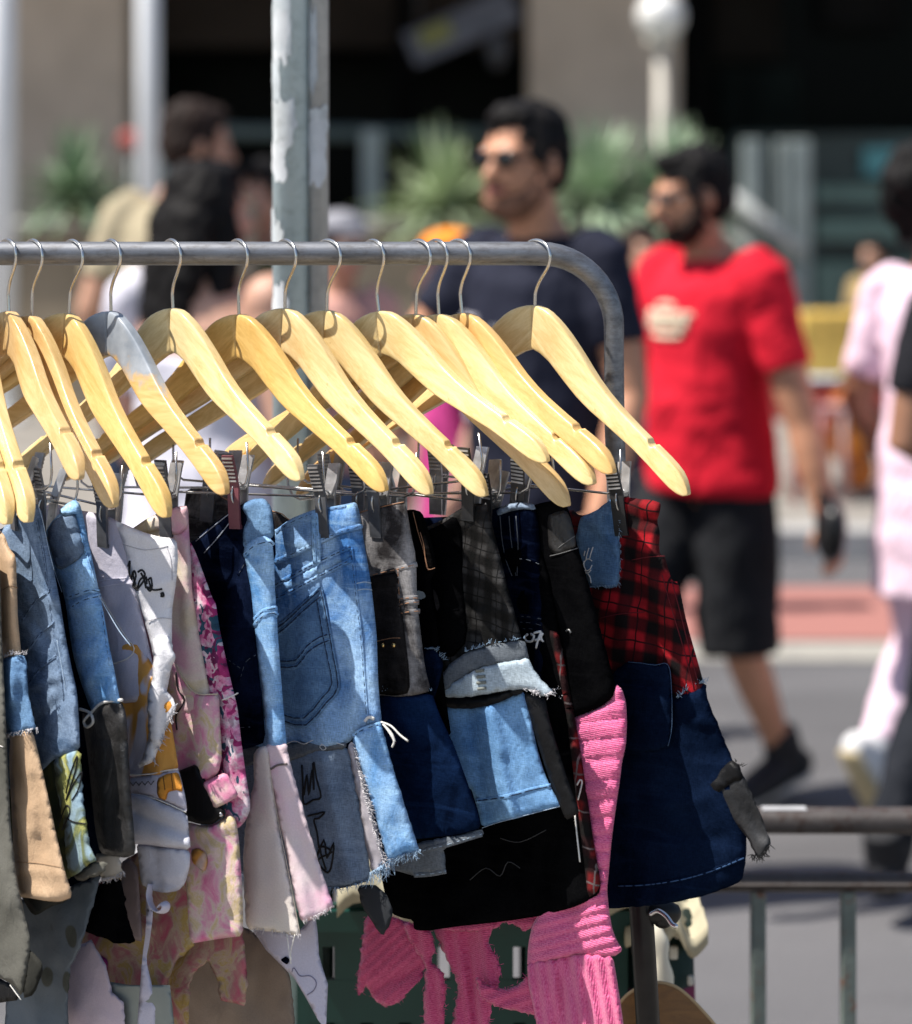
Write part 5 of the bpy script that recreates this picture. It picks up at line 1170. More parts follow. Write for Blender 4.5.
lb11 = Panel(g, 'frayed_waistband', [(436, 692), (448, 685), (460, 679), (476, 669), (494, 664), (512, 661), (528, 658), (533, 668), (540, 678), (547, 686), (554, 692), (546, 697), (536, 693), (524, 689), (506, 691), (490, 693), (474, 696), (460, 698), (446, 697)], D_PALE, off=.013, b=.003, r=6, jit=.4, folds=[(462, 682, 464, 696, 3, -2), (500, 668, 502, 690, 5, 2)])
up11.fringe('fringe', [(466, 653), (490, 645), (524, 640)], FRAYB, 40, 4, .0005, -70); lb11.fringe('fringe', [(524, 690), (546, 696), (554, 691)], FRAYW, 30, 6, .0005, 20)
lb11.lines('buttonhole', [[(476, 671), (484, 670)], [(477, 677), (485, 676)], [(477, 683), (486, 682)], [(478, 689), (486, 688)]], plain('olive_grey_thread', (.20, .21, .19), .9), .0017, .0006)
lt11 = Panel(g, 'leather_strip', [(523, 692), (534, 694), (545, 697), (549, 718), (556, 742), (564, 768), (572, 792), (580, 812), (573, 817), (566, 820), (558, 802), (548, 776), (539, 748), (531, 720)], BLACKSATIN, off=.008, b=.004, r=7)

# --- navy skirt with white writing
g = Garment(11, 'denim_skirt', 'navy denim skirt with white painted writing and a grey denim strip')
b12 = Panel(g, 'skirt_panel', [(350, 520), (470, 516), (497, 508), (508, 505), (520, 504), (533, 505), (537, 514), (540, 535), (541, 560), (544, 590), (547, 620), (551, 650), (556, 685), (560, 715), (566, 755), (574, 805), (560, 812), (520, 810), (350, 780)], D_INDIGO, b=.005, r=10, folds=[(530, 520, 540, 680, 7, 4), (512, 512, 514, 575, 4, -3)], na=.003)
Panel(g, 'waist_edge', [(496, 510), (508, 504), (522, 502), (534, 504), (536, 510), (522, 509), (508, 512), (498, 516)], D_GREYBLUE, on=b12, off=.001, b=.0018, r=3)
b12.lines('zip', [[(500, 516), (502, 540), (506, 560), (512, 576)], [(509, 516), (511, 540), (514, 560), (516, 576)], [(516, 516), (518, 545), (517, 576)]], ZIPC, .0006)
b12.lines('seam', [[(516, 559), (524, 559), (532, 561), (539, 564)]], plain('pale_seam', (.42, .44, .46), .9), .0008)
b12.lines('stitching', [[(518, 616), (530, 617), (546, 620)], [(518, 622), (532, 623), (547, 627)], [(519, 629), (532, 629), (547, 633)]], plain('slate_stitch', (.08, .09, .11), .9), .0007)
b12.lines('painted_writing', [[(528, 634), (525, 637), (527, 641), (532, 641), (534, 636), (531, 634)], [(534, 633), (538, 632), (541, 632), (538, 640), (536, 648)], [(535, 640), (541, 639)], [(543, 633), (541, 637), (543, 641), (546, 639), (547, 633)], [(546, 636), (546.5, 643), (546, 649)]], LINEPAINT, .0013, .0006, 6, 3)
gs12 = Panel(g, 'grey_denim_strip', [(543, 692), (550, 690), (558, 691), (559, 706), (557, 712), (560, 740), (565, 768), (570, 790), (576, 812), (568, 812), (560, 780), (552, 745), (546, 715)], D_PALE, on=b12, off=.004, b=.003, r=5, jit=.3)
gs12.fringe('fringe', [(546, 691), (558, 691), (559, 704)], FRAYW, 24, 4, .0005, -20)

# --- black and red plaid skirt, long black hem
g = Garment(12, 'plaid_skirt', 'black skirt whose red plaid edge and long black hem show beside the pink knit')
b13 = Panel(g, 'skirt_panel', [(330, 560), (480, 550), (540, 545), (550, 580), (557, 620), (562, 650), (568, 684), (575, 722), (582, 766), (589, 810), (595, 850), (601, 884), (599, 894), (586, 902), (572, 908), (540, 916), (515, 920), (490, 923), (462, 926), (440, 929), (426, 931), (414, 930), (413, 920), (402, 918), (392, 914), (386, 900), (378, 860), (330, 760)], D_BLACK, b=.005, r=9, folds=[(440, 860, 460, 930, 14, 4), (520, 840, 530, 920, 14, -3)], na=.003)
rs13 = Panel(g, 'red_plaid_strip', [(548, 630), (558, 632), (563, 652), (569, 686), (576, 724), (583, 768), (589, 810), (595, 850), (601, 883), (597, 892), (588, 898), (584, 862), (578, 812), (572, 762), (566, 712), (558, 670)], PLAIDRB, on=b13, off=.002, b=.002, r=4)
rs13.lines('loose_thread', [[(577, 785), (580, 780), (582, 783), (578, 800)], [(575, 815), (577, 835), (580, 862)]], THREAD, .0008, .002)
b13.lines('torn_edge', [[(470, 880), (486, 868), (500, 876), (508, 862), (520, 868)], [(500, 838), (520, 842), (546, 830)]], plain('charcoal_edge', (.035, .035, .037), .9), .0010)

# --- black denim leg with pink knit
g = Garment(13, 'knit_trimmed_skirt', 'black denim skirt ending in a gathered pink knit sleeve with torn holes', 'skirt')
b14 = Panel(g, 'black_panel', [(420, 520), (520, 510), (540, 503), (556, 500), (566, 504), (571, 516), (576, 540), (583, 564), (591, 592), (598, 620), (605, 646), (611, 668), (616, 688), (612, 698), (600, 707), (586, 713), (572, 718), (540, 722), (420, 720)], D_BLACK, b=.008, r=16, folds=[(575, 560, 605, 690, 10, 3)], na=.002)
yk14 = Panel(g, 'leather_yoke', [(547, 516), (556, 512), (566, 510), (571, 519), (577, 546), (568, 551), (559, 555), (549, 552)], LEATHER, on=b14, off=.0008, b=.0015, r=4)
yk14.lines('seam', [[(558, 548), (566, 542), (575, 536)], [(550, 556), (562, 553), (578, 548)]], plain('grey_seam', (.16, .16, .16), .9), .0007)
b14.lines('rivet', [[(566, 631), (569, 630), (571, 633)]], plain('dull_rivet', (.2, .2, .2), .4, .8), .0012)
def gather(x, y):
    q = y + (.12 if y < 880 else .26) * (x - 600)
    p = 5.9 if y < 880 else 3.6
    return .0034 * abs(math.sin(q / p + .5 * math.sin(y / 31 + x / 60))) ** .55 + .0005 * math.sin(q / .95)
sk = Panel(g, 'gathered_knit_sleeve', [(540, 740), (571, 717), (586, 713), (600, 707), (610, 699), (616, 684), (622, 689), (626, 702), (627, 722), (626, 745), (622, 762), (620, 780), (617, 800), (614, 822), (611, 846), (609, 870), (607, 890), (609, 910), (612, 928), (617, 941), (623, 950), (614, 957), (590, 956), (566, 957), (545, 963), (527, 968), (528, 945), (532, 925), (540, 912), (560, 895), (560, 800)], PINK, off=-.006, b=.010, r=14, na=.002, fn=gather, step=2.6)
def ribs(ax, per, amp=.0016):
    return lambda x, y: amp * math.sin((x + ax * y) / per)
rb = Panel(g, 'ribbed_knit_cuff', [(527, 962), (545, 960), (572, 955), (600, 954), (613, 956), (617, 980), (621, 1005), (626, 1045), (540, 1045), (534, 1010), (528, 985)], PINKV, off=0, b=.007, r=12, fn=ribs(-.16, 1.9, .0022), step=3.2, folds=[(566, 960, 560, 1040, 7, -7)])
kn = [[(366, 916), (378, 914), (396, 917), (414, 924), (431, 930), (428, 948), (425, 974), (412, 988), (399, 1003), (386, 1007), (375, 1001), (366, 984), (362, 996), (357, 993), (359, 970), (362, 945)],
      [(400, 922), (430, 928), (436, 950), (430, 960), (442, 970), (447, 988), (444, 1010), (444, 1045), (422, 1045), (424, 1010), (424, 985), (426, 965), (412, 945)],
      [(432, 928), (450, 926), (470, 920), (486, 915), (497, 922), (492, 932), (488, 944), (496, 954), (501, 968), (498, 988), (492, 1002), (488, 1045), (450, 1045), (455, 1005), (458, 985), (448, 962), (440, 945)],
      [(474, 975), (488, 984), (503, 990), (518, 985), (530, 975), (542, 966), (548, 990), (540, 1016), (528, 1014), (510, 1010), (495, 1006), (480, 998)],
      [(440, 915), (480, 910), (540, 900), (548, 912), (534, 924), (527, 932), (516, 926), (504, 922), (493, 930), (470, 932), (440, 930)]]
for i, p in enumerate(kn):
    q = Panel(g, 'torn_knit_piece', p, PINKSHADE, off=[-.024, -.020, -.028, -.018, -.026][i], b=.005, r=8, jit=.7, fn=[ribs(1.1, 2.0), ribs(-.1, 2.0), ribs(-.15, 2.0), lambda x, y: .0016 * math.sin((y + .35 * x) / 2.0), lambda x, y: .0012 * math.sin((y + .1 * x) / 1.8)][i], step=3.2, folds=[(372, 990, 420, 968, 8, -6)] if i == 0 else [(470, 930, 476, 1040, 5, -6)] if i == 2 else ())
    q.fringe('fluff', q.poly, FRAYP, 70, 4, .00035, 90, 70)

# --- red plaid skirt at the right end
g = Garment(14, 'plaid_skirt', 'red plaid skirt with a blue denim patch above a navy denim lower half')
b15 = Panel(g, 'plaid_panel', [(450, 530), (540, 518), (572, 509), (580, 516), (596, 512), (612, 500), (626, 497), (640, 499), (652, 500), (661, 503), (660, 512), (657, 521), (660, 532), (659, 546), (660, 554), (665, 557), (668, 568), (672, 581), (678, 582), (681, 596), (685, 615), (691, 638), (698, 662), (705, 688), (700, 705), (640, 710), (450, 700)], PLAIDRED, b=.008, r=16, folds=[(640, 505, 658, 512, 6, 4), (636, 522, 660, 522, 4, -3), (640, 552, 664, 558, 3, 2), (655, 580, 690, 690, 10, 5), (642, 590, 660, 690, 9, -3), (630, 520, 632, 660, 6, -2), (600, 620, 680, 600, 6, 2)], na=.004)
b15.lines('seam', [[(632, 560), (648, 557), (665, 556)], [(600, 618), (620, 614), (645, 612)], [(672, 582), (680, 612), (692, 660), (700, 690)], [(662, 575), (672, 610), (684, 650), (694, 690)]], plain('dark_red_thread', (.14, .012, .018), .9), .0008)
dp15 = Panel(g, 'denim_patch', [(574, 546), (577, 532), (580, 518), (588, 514), (597, 510), (606, 503), (613, 498), (617, 506), (619, 524), (620, 545), (620, 566), (619, 586), (610, 588), (600, 587), (590, 588), (584, 572), (579, 558)], D_MID, on=b15, off=.002, b=.002, r=4, jit=.35, folds=[(594, 524, 620, 552, 4, 2)])
dp15.fringe('fringe', [(590, 588), (604, 587), (619, 586), (620, 560), (619, 520)], FRAYB, 50, 3, .0004, 60)
dp15.lines('painted_eye', [[(586, 560), (587, 554), (589, 548)], [(589.5, 559), (591, 553), (593, 547)], [(584, 556), (585, 551)], [(583, 564), (586, 560), (589, 559), (592, 561)], [(582, 568), (586, 571), (590, 569), (592, 565)], [(584, 572), (588, 573), (591, 570)], [(588, 574), (590, 577), (591, 583)], [(584, 561), (584, 566), (586, 570)]], LINEPAINT, .0006, .0004, 5, 3)
nv15 = Panel(g, 'navy_panel', [(450, 690), (560, 684), (600, 680), (640, 684), (668, 694), (677, 699), (684, 692), (692, 687), (706, 683), (707, 696), (712, 710), (720, 729), (727, 746), (733, 760), (741, 785), (746, 815), (747, 845), (745, 868), (742, 881), (722, 890), (700, 897), (676, 902), (648, 906), (608, 909), (540, 908), (450, 900)], D_NAVY, off=.002, b=.009, r=18, jit=.25, folds=[(690, 700, 730, 860, 14, 5), (672, 720, 690, 880, 14, -4), (630, 810, 700, 800, 8, 3), (640, 830, 720, 838, 7, -3), (692, 720, 712, 724, 5, 3)], na=.004)
nv15.lines('hem_stitch', [[(618, 886), (645, 885), (680, 880), (712, 871), (744, 858)]], plain('navy_light_thread', (.04, .09, .20), .9), .0011)
pk15 = Panel(g, 'pocket_patch', [(608, 680), (616, 670), (628, 661), (640, 662), (655, 664), (667, 663), (671, 675), (672, 700), (672, 725), (669, 746), (658, 751), (645, 752), (628, 751), (612, 744)], D_NAVY, on=nv15, off=.0065, b=.0025, r=5, jit=.3)
pk15.lines('pocket_edge', [[(628, 662), (640, 663), (655, 665), (667, 664), (671, 680), (672, 725), (668, 746)]], plain('navy_edge_thread', (.06, .11, .20), .9), .0006)
nv15.fringe('fringe', [(677, 699), (690, 688), (706, 683)], FRAYB, 44, 5, .0005, -60)
fp15 = Panel(g, 'grey_flap', [(704, 787), (714, 778), (724, 768), (731, 760), (740, 768), (747, 784), (753, 797), (758, 808), (764, 824), (771, 842), (767, 852), (760, 860), (752, 850), (746, 836), (736, 824), (724, 812), (712, 798)], GREYSATIN, off=.008, b=.0022, r=5, jit=.4, folds=[(716, 784, 758, 846, 6, 3), (742, 775, 762, 836, 4, -3)])
Panel(g, 'black_flap_top', [(703, 787), (714, 777), (724, 767), (731, 759), (741, 767), (743, 780), (732, 782), (722, 790), (714, 796)], BLACKSATIN, on=fp15, off=.001, b=.0025, r=4, jit=.4)
fp15.fringe('fringe', [(752, 856), (762, 858), (770, 846)], FRAYK, 40, 6, .0006); fp15.fringe('fringe', [(734, 762), (742, 768)], FRAYK, 7, 5, .0005, -40)

# ------------------------------------------------------------------ people
def skinmat(name, c):
    m = MT(name, .5, 0, .4, 'Object'); f = m.noise(9, 4)
    m.color(m.ramp(f, [(.3, tuple(x * .88 for x in c)), (.7, tuple(min(1, x * 1.1) for x in c))]))
    m.b.inputs['Subsurface Weight'].default_value = .08; m.b.inputs['Subsurface Radius'].default_value = (.02, .008, .004); return m.m
SK_TAN = skinmat('tan_skin', (.50, .275, .185)); SK_BROWN = skinmat('brown_skin', (.33, .165, .10)); SK_WARM = skinmat('warm_tan_skin', (.54, .265, .16)); SK_LIGHT = skinmat('light_skin', (.58, .33, .24))
def hairmat(name, c):
    m = MT(name, .7, 0, .2, 'Object'); f = m.noise(30, 4, .6, m.vec((1, 1, .25)))
    m.color(m.ramp(f, [(.3, tuple(x * .5 for x in c)), (.7, tuple(x * 1.6 for x in c))])); m.bump(f, .5, .01); return m.m
H_BLACK = hairmat('black_hair', (.0045, .0035, .0037)); H_BROWN = hairmat('dark_brown_hair', (.022, .013, .010))
BEARD = hairmat('dark_brown_beard', (.020, .011, .008)); STUB = hairmat('brown_stubble', (.17, .085, .055))
def fabric(name, c, var=.12, rough=.85):
    m = MT(name, rough, 0, .2, 'Object'); f = m.noise(6, 4)
    m.color(m.ramp(f, [(.3, tuple(x * (1 - var) for x in c)), (.7, tuple(min(1, x * (1 + var)) for x in c))]))
    m.bump(m.noise(7, 4, .55, m.vec((1, 1, .6)), .6), .7, .05); return m.m

def fuse(name, bm, mat, parent, voxel=.009, it=4, fac=.5, rough=None):
    bmesh.ops.recalc_face_normals(bm, faces=bm.faces[:])
    me = bpy.data.meshes.new('tmp'); bm.to_mesh(me); bm.free()
    t = bpy.data.objects.new('tmp', me); COL.objects.link(t)
    r = t.modifiers.new('r', 'REMESH'); r.mode = 'VOXEL'; r.voxel_size = voxel; r.adaptivity = 0
    s = t.modifiers.new('s', 'SMOOTH'); s.iterations = it; s.factor = fac
    bpy.context.view_layer.update(); dg = bpy.context.evaluated_depsgraph_get()
    out = bpy.data.meshes.new_from_object(t.evaluated_get(dg)); out.name = name
    bpy.data.objects.remove(t); bpy.data.meshes.remove(me)
    if rough:
        am, fr, st = rough; sd = random.uniform(0, 40)
        nn = [v.normal.copy() for v in out.vertices]
        for v, q in zip(out.vertices, nn):
            c = v.co; v.co = c + q * am * (noise.noise(V3((c.x * fr, c.y * fr, c.z * fr * st + sd))) + .5 * noise.noise(V3((c.x * fr * 2.1 + sd, c.y * fr * 2.1, c.z * fr * 2.1 * st))))
    return link_mesh(name, out, mat, parent)

V3 = Vector
def chain(a, b, c, ra, rb, rc, k=4):
    """a limb a-b-c bent at b with tapering radii"""
    pts, rad = [], []
    for i in range(k): t = i / k; pts.append(a.lerp(b, t)); rad.append(ra + (rb - ra) * t + .006 * math.sin(math.pi * t))
    for i in range(k + 1): t = i / k; pts.append(b.lerp(c, t)); rad.append(rb + (rc - rb) * t + .007 * math.sin(math.pi * min(1, t * 1.4)))
    return pts, rad

def person(label, px, Y, top, face, turn=0.0, nod=0.0, build=1.0, skin=SK_TAN, hair=('short', H_BLACK), beard=False, glasses=None, larm=None, rarm=None,
           lleg=None, rleg=None, shirt=None, sleeve=.55, pants=None, pants_len='long', shoe=None, headfwd=.03, hands=True, stop=9, extra=None, zbase=0.0, belly=0.0, lean=0.0, hem=.50):
    hgt = top - zbase; k = hgt / 1.75
    th = math.atan2(-face[0], face[1])
    e = tag(empty('person', (bx(px, Y), Y, zbase), th), label, 'person', 'passers by on the street')
    P = lambda x, y, z: V3((x * k, y * k, z * k))
    w = build
    larm = larm or ((-.25, .0, 1.13), (-.26, .08, .88)); rarm = rarm or ((.25, .0, 1.13), (.26, .08, .88))
    lleg = lleg or ((-.10, .02, .49), (-.10, -.02, .085)); rleg = rleg or ((.10, .02, .49), (.10, -.02, .085))
    shL, shR = P(-.178 * w, lean, 1.415), P(.178 * w, lean, 1.415)
    hd = P(0, headfwd + lean, 1.628)
    Rh = Matrix.Rotation(turn, 3, 'Z') @ Matrix.Rotation(-nod, 3, 'X')
    hp = lambda x, y, z: hd + Rh @ (V3((x, y, z)) * k)
    # body: one continuous skin
    bm = bmesh.new()
    tz = [(.88, .155, .105, 0), (.98, .160, .110, 0), (1.08, .145, .102, .01), (1.18, .150, .105, .01), (1.28, .168, .115, .012), (1.36, .172, .108, .008), (1.42, .135, .085, 0), (1.455, .085, .065, 0)]
    tube(bm, [P(0, fo + lean * min(1, max(0, (z - .9) / .5)), z) for z, a, b, fo in tz], [(a * k * w, (b + belly * math.exp(-((z - 1.08) / .14) ** 2)) * k * w) for z, a, b, fo in tz], 28, V3((1, 0, 0)), 'round')
    tube(bm, [P(0, lean - .005, 1.42), P(0, lean + headfwd * .4, 1.50), P(0, lean + headfwd * .8, 1.57)], [(.068 * k, .066 * k), (.058 * k, .060 * k), (.058 * k, .062 * k)], 20, V3((1, 0, 0)))
    ell(bm, hp(0, -.012, .030), (.077 * k, .096 * k, .092 * k), Rh)
    ell(bm, hp(0, .018, -.030), (.066 * k, .080 * k, .085 * k), Rh)
    ell(bm, hp(0, .052, -.088), (.036 * k, .032 * k, .028 * k), Rh)
    tube(bm, [hp(0, .084, .018), hp(0, .102, -.012), hp(0, .114, -.030)], [.009 * k, .012 * k, .016 * k], 12, cap='round')
    ell(bm, hp(0, .078, .026), (.058 * k, .018 * k, .012 * k), Rh)
    ell(bm, hp(0, .088, -.062), (.024 * k, .014 * k, .013 * k), Rh)
    for sx in (-1, 1): ell(bm, hp(sx * .078, -.012, -.012), (.010 * k, .020 * k, .032 * k), Rh)
    for sg, sh, (el_, wr_) in ((-1, shL, larm), (1, shR, rarm)):
        E, Wr = P(*el_), P(*wr_)
        p, r = chain(sh, E, Wr, .054 * k * w, .042 * k * w, .030 * k)
        tube(bm, p, r, 16, cap='round'); ell(bm, sh, (.062 * k * w, .060 * k * w, .062 * k * w))
        dr = (Wr - E).normalized()
        # the hand: palm, four curled fingers, a thumb that leaves the palm's side
        sd = V3((0, 1, 0)) - dr * dr.y
        sd = sd.normalized() if sd.length > .1 else V3((1, 0, 0))
        nn = dr.cross(sd) * sg
        pc = Wr + dr * .052 * k
        tube(bm, [Wr - dr * .01 * k, Wr + dr * .03 * k, Wr + dr * .085 * k], [(.026 * k, .020 * k), (.038 * k, .017 * k), (.041 * k, .014 * k)], 14, sd)
        for q, (o_, L) in enumerate(((.031, .070), (.0105, .080), (-.0105, .075), (-.031, .060))):
            a0 = Wr + dr * .082 * k + sd * o_ * k; bend = (dr + nn * -.55).normalized(); b2 = (dr - nn * 1.5).normalized()
            a1 = a0 + (dr * .9 - nn * .2).normalized() * L * .45 * k; a2 = a1 + bend * L * .33 * k; a3 = a2 + b2 * L * .25 * k
            tube(bm, [a0, a1, a2, a3], [.0088 * k, .0085 * k, .0078 * k, .007 * k], 10, cap='round')
        t0 = Wr + dr * .028 * k + sd * .03 * k; t1 = t0 + (dr * .6 + sd * .75 - nn * .3).normalized() * .035 * k; t2 = t1 + (dr * .95 + sd * .1 - nn * .4).normalized() * .032 * k
        tube(bm, [t0, t1, t2], [.012 * k, .0105 * k, .0085 * k], 10, cap='round')
    for sx, (kn_, an_) in ((-1, lleg), (1, rleg)):
        hipj = P(sx * .085 * w, 0, .90); K, A = P(*kn_), P(*an_)
        p, r = chain(hipj, K, A, .082 * k * w, .052 * k * w, .036 * k, 5)
        tube(bm, p, r, 18, cap='round')
        ft = V3((0, 1, 0)) * .13 * k
        if not shoe: tube(bm, [A + V3((0, -.04 * k, -.045 * k)), A + V3((0, .02 * k, -.035 * k)), A + ft + V3((0, 0, -.06 * k))], [(.032 * k, .03 * k), (.036 * k, .036 * k), (.036 * k, .02 * k)], 14, V3((1, 0, 0)), 'round')
    fuse('body', bm, skin, e, .0075 if Y < 8 else .009, 3)
    # hair
    ht, hm = hair
    if ht:
        bm = bmesh.new()
        if ht == 'afro':
            for q in range(60):
                d = V3((random.gauss(0, 1), random.gauss(0, 1), random.gauss(0, 1) + .35)).normalized()
                if d.y > .72 and d.z < .5: continue
                ell(bm, hp(d.x * .11, d.y * .11 - .03, d.z * .12 + .045), (.045 * k,) * 3, sub=2)
            ell(bm, hp(0, -.035, .05), (.12 * k, .11 * k, .125 * k))
        else:
            ell(bm, hp(0, -.024, .052), (.087 * k, .101 * k, .086 * k), Rh)
            ell(bm, hp(0, -.045, .0), (.083 * k, .076 * k, .085 * k), Rh)
            ell(bm, hp(0, .035, .098), (.058 * k, .052 * k, .030 * k), Rh)
            for sx in (-1, 1): ell(bm, hp(sx * .066, .012, .028), (.020 * k, .030 * k, .035 * k), Rh)
            if ht == 'long':
                tube(bm, [hp(0, -.03, .06), hp(0, -.075, -.02), hp(-.01, -.095, -.12), hp(-.03, -.11, -.24), hp(-.05, -.115, -.36), hp(-.06, -.11, -.46)], [(.095 * k, .075 * k), (.118 * k, .07 * k), (.125 * k, .06 * k), (.115 * k, .05 * k), (.095 * k, .04 * k), (.06 * k, .02 * k)], 24, Rh @ V3((1, 0, 0)), 'round')
                for sx in (-1, 1): tube(bm, [hp(sx * .07, -.01, .05), hp(sx * .09, .0, -.06), hp(sx * .10, -.02, -.18), hp(sx * .10, -.03, -.30)], [.03 * k, .035 * k, .035 * k, .02 * k], 12, cap='round')
        fuse('hair', bm, hm, e, .008, 2, rough=(.009, 45, .6))
    if beard:
        bm = bmesh.new()
        ell(bm, hp(0, .042, -.092), (.056 * k, .052 * k, .042 * k), Rh); ell(bm, hp(0, .02, -.075), (.064 * k, .06 * k, .045 * k), Rh)
        for sx in (-1, 1):
            tube(bm, [hp(sx * .071, .000, -.005), hp(sx * .067, .018, -.05), hp(sx * .046, .052, -.085)], [.015 * k, .021 * k, .022 * k], 12, cap='round')
        tube(bm, [hp(-.034, .083, -.055), hp(0, .102, -.046), hp(.034, .083, -.055)], .008 * k, 10, cap='round')
        fuse('beard', bm, beard if beard is not True else BEARD, e, .006, 3, rough=(.004, 60, 1))
    bm = bmesh.new()
    for sx in (-1, 1): ell(bm, hp(sx * .031, .079, .008), (.013 * k, .008 * k, .007 * k), Rh, 2)
    link_bm('eyes', bm, plain('eye_white', (.55, .53, .5), .3), e)
    bm = bmesh.new(); tube(bm, [hp(-.024, .091, -.062), hp(0, .104, -.060), hp(.024, .091, -.062)], [(.004 * k, .005 * k), (.006 * k, .007 * k), (.004 * k, .005 * k)], 10, cap='round'); link_bm('mouth', bm, plain('lips', (.36, .13, .12), .5), e)
    if glasses:
        bm = bmesh.new()
        for sx in (-1, 1):
            ell(bm, hp(sx * .034, .098, .006), (.029 * k, .006 * k, .021 * k), Rh); tube(bm, [hp(sx * .062, .094, .010), hp(sx * .082, .03, .010), hp(sx * .083, -.02, .004)], .0032 * k, 8)
        tube(bm, [hp(-.012, .103, .010), hp(.012, .103, .010)], .003 * k, 8); link_bm('sunglasses', bm, glasses, e)
    # clothes
    if shirt:
        bm = bmesh.new(); SL = sleeve if isinstance(sleeve, tuple) else (sleeve, sleeve)
        zz = [(hem, .200, .150, 0)] + [z for z in [(.98, .182, .136, 0), (1.08, .168, .126, .01), (1.18, .166, .122, .01), (1.28, .182, .130, .012), (1.36, .184, .122, .008), (1.42, .150, .098, 0), (1.462, .092, .080, 0)] if z[0] > hem + .03]
        zz = [z for z in zz if z[0] < stop]
        tube(bm, [P(0, fo + lean * min(1, max(0, (z - .9) / .5)), z) for z, a, b, fo in zz], [(a * k * w, (b + belly * math.exp(-((z - 1.08) / .14) ** 2)) * k * w) for z, a, b, fo in zz], 32, V3((1, 0, 0)))
        for sh, (el_, wr_), sleeve in ((shL, larm, SL[0]), (shR, rarm, SL[1])):
            if sleeve <= 0: continue
            E, Wr = P(*el_), P(*wr_); ell(bm, sh + V3((-math.copysign(.02 * k, sh.x), 0, .008 * k)), (.070 * k * w, .072 * k * w, .066 * k * w))
            if sleeve <= 1: tube(bm, [sh + V3((-math.copysign(.03 * k, sh.x), 0, .006 * k)), sh, sh.lerp(E, sleeve * .5), sh.lerp(E, sleeve)], [.074 * k * w, .074 * k * w, .070 * k * w, .068 * k * w], 18)
            else:
                p, r = chain(sh, E, E.lerp(Wr, sleeve - 1), .074 * k * w, .060 * k * w, .046 * k * w); tube(bm, p, r, 18)
        fuse('shirt', bm, shirt, e, .009, 10, rough=(.0055, 8, 1.6))
    if pants:
        bm = bmesh.new()
        tube(bm, [P(0, 0, .83), P(0, 0, .90), P(0, 0, .95), P(0, 0, .98)], [(.158 * k * w, .118 * k * w), (.172 * k * w, .128 * k * w), (.166 * k * w, .120 * k * w), (.158 * k * w, .112 * k * w)], 28, V3((1, 0, 0)))
        for sx, (kn_, an_) in ((-1, lleg), (1, rleg)):
            hipj = P(sx * .085 * w, 0, .90); K, A = P(*kn_), P(*an_)
            if pants_len == 'shorts':
                tube(bm, [hipj, hipj.lerp(K, .5), hipj.lerp(K, 1.09)], [.098 * k * w, .108 * k * w, .106 * k * w], 20)
            else:
                p, r = chain(hipj, K, K.lerp(A, .94), .100 * k * w, .072 * k * w, .056 * k, 5); tube(bm, p, r, 20)
        fuse('shorts' if pants_len == 'shorts' else 'trousers', bm, pants, e, .010, 4, rough=(.010, 9, .8))
    if shoe:
        for sx, (kn_, an_), (mt, sole, lift) in ((-1, lleg, shoe[0]), (1, rleg, shoe[1])):
            A = P(*an_); rx = Matrix.Rotation(-lift, 3, 'X')
            q = lambda x, y, z: A + rx @ (V3((x, y, z)) * k)
            bm = bmesh.new()
            tube(bm, [q(0, -.055, -.055), q(0, -.01, -.045), q(0, .07, -.055), q(0, .15, -.065), q(0, .19, -.07)], [(.044 * k, .046 * k), (.050 * k, .052 * k), (.053 * k, .044 * k), (.051 * k, .034 * k), (.036 * k, .024 * k)], 18, V3((1, 0, 0)), 'round')
            tube(bm, [q(0, -.012, -.035), q(0, -.004, .06)], [(.054 * k, .056 * k), (.049 * k, .051 * k)], 16, V3((1, 0, 0)))
            so_ = fuse('shoe', bm, mt, e, .006, 2)
            bm = bmesh.new(); tube(bm, [q(0, -.07, -.092), q(0, .07, -.092), q(0, .17, -.090), q(0, .205, -.084)], [(.036 * k, .012 * k), (.046 * k, .012 * k), (.042 * k, .012 * k), (.02 * k, .01 * k)], 16, V3((1, 0, 0)), 'round'); link_bm('sole', bm, sole, so_)
    if extra: extra(e, k, P, hp)
    return e

RED = fabric('red_jersey', (.66, .012, .032), .06); NAVYBLK = fabric('navy_black_jersey', (.016, .018, .034)); BLKSHORT = fabric('black_shorts_cloth', (.014, .015, .018), .2)
BLKTROU = fabric('black_trouser_cloth', (.016, .018, .024)); DARKJEAN = fabric('dark_jeans_cloth', (.03, .04, .07)); PINKW = fabric('pale_pink_cloth', (.88, .66, .79), .08)
WHT = fabric('white_cloth_person', (.72, .70, .72)); BEIGES = fabric('beige_shirt_cloth', (.40, .34, .23)); LIL = fabric('white_lilac_top', (.66, .64, .72), .12); OLV = fabric('olive_green_shirt', (.20, .20, .10)); MAG = fabric('magenta_top', (.50, .05, .22)); BLU = fabric('blue_top', (.07, .17, .28)); MULT = fabric('coral_mint_top', (.66, .36, .30), .5)
BLKLENS = plain('black_lens', (.004, .004, .005), .1, 0, .5); AMBLENS = plain('thin_dark_lens', (.06, .05, .05), .15, 0, .5)
SHB = plain('black_shoe', (.015, .015, .018), .6); SHW = plain('white_shoe', (.70, .70, .72), .6); SOLW = plain('pale_sole', (.62, .60, .55), .7); SOLB = plain('beige_sole', (.55, .45, .27), .7); SOLK = plain('black_sole', (.02, .02, .02), .7)
PRINT = plain('white_print', (.76, .66, .50), .8, ns=60)

def print_patch(name, parent, target, pts3, r, mat):
    bm = bmesh.new()
    for pl in pts3: tube(bm, pl, r, 8, cap='round')
    link_bm(name, bm, mat, parent)

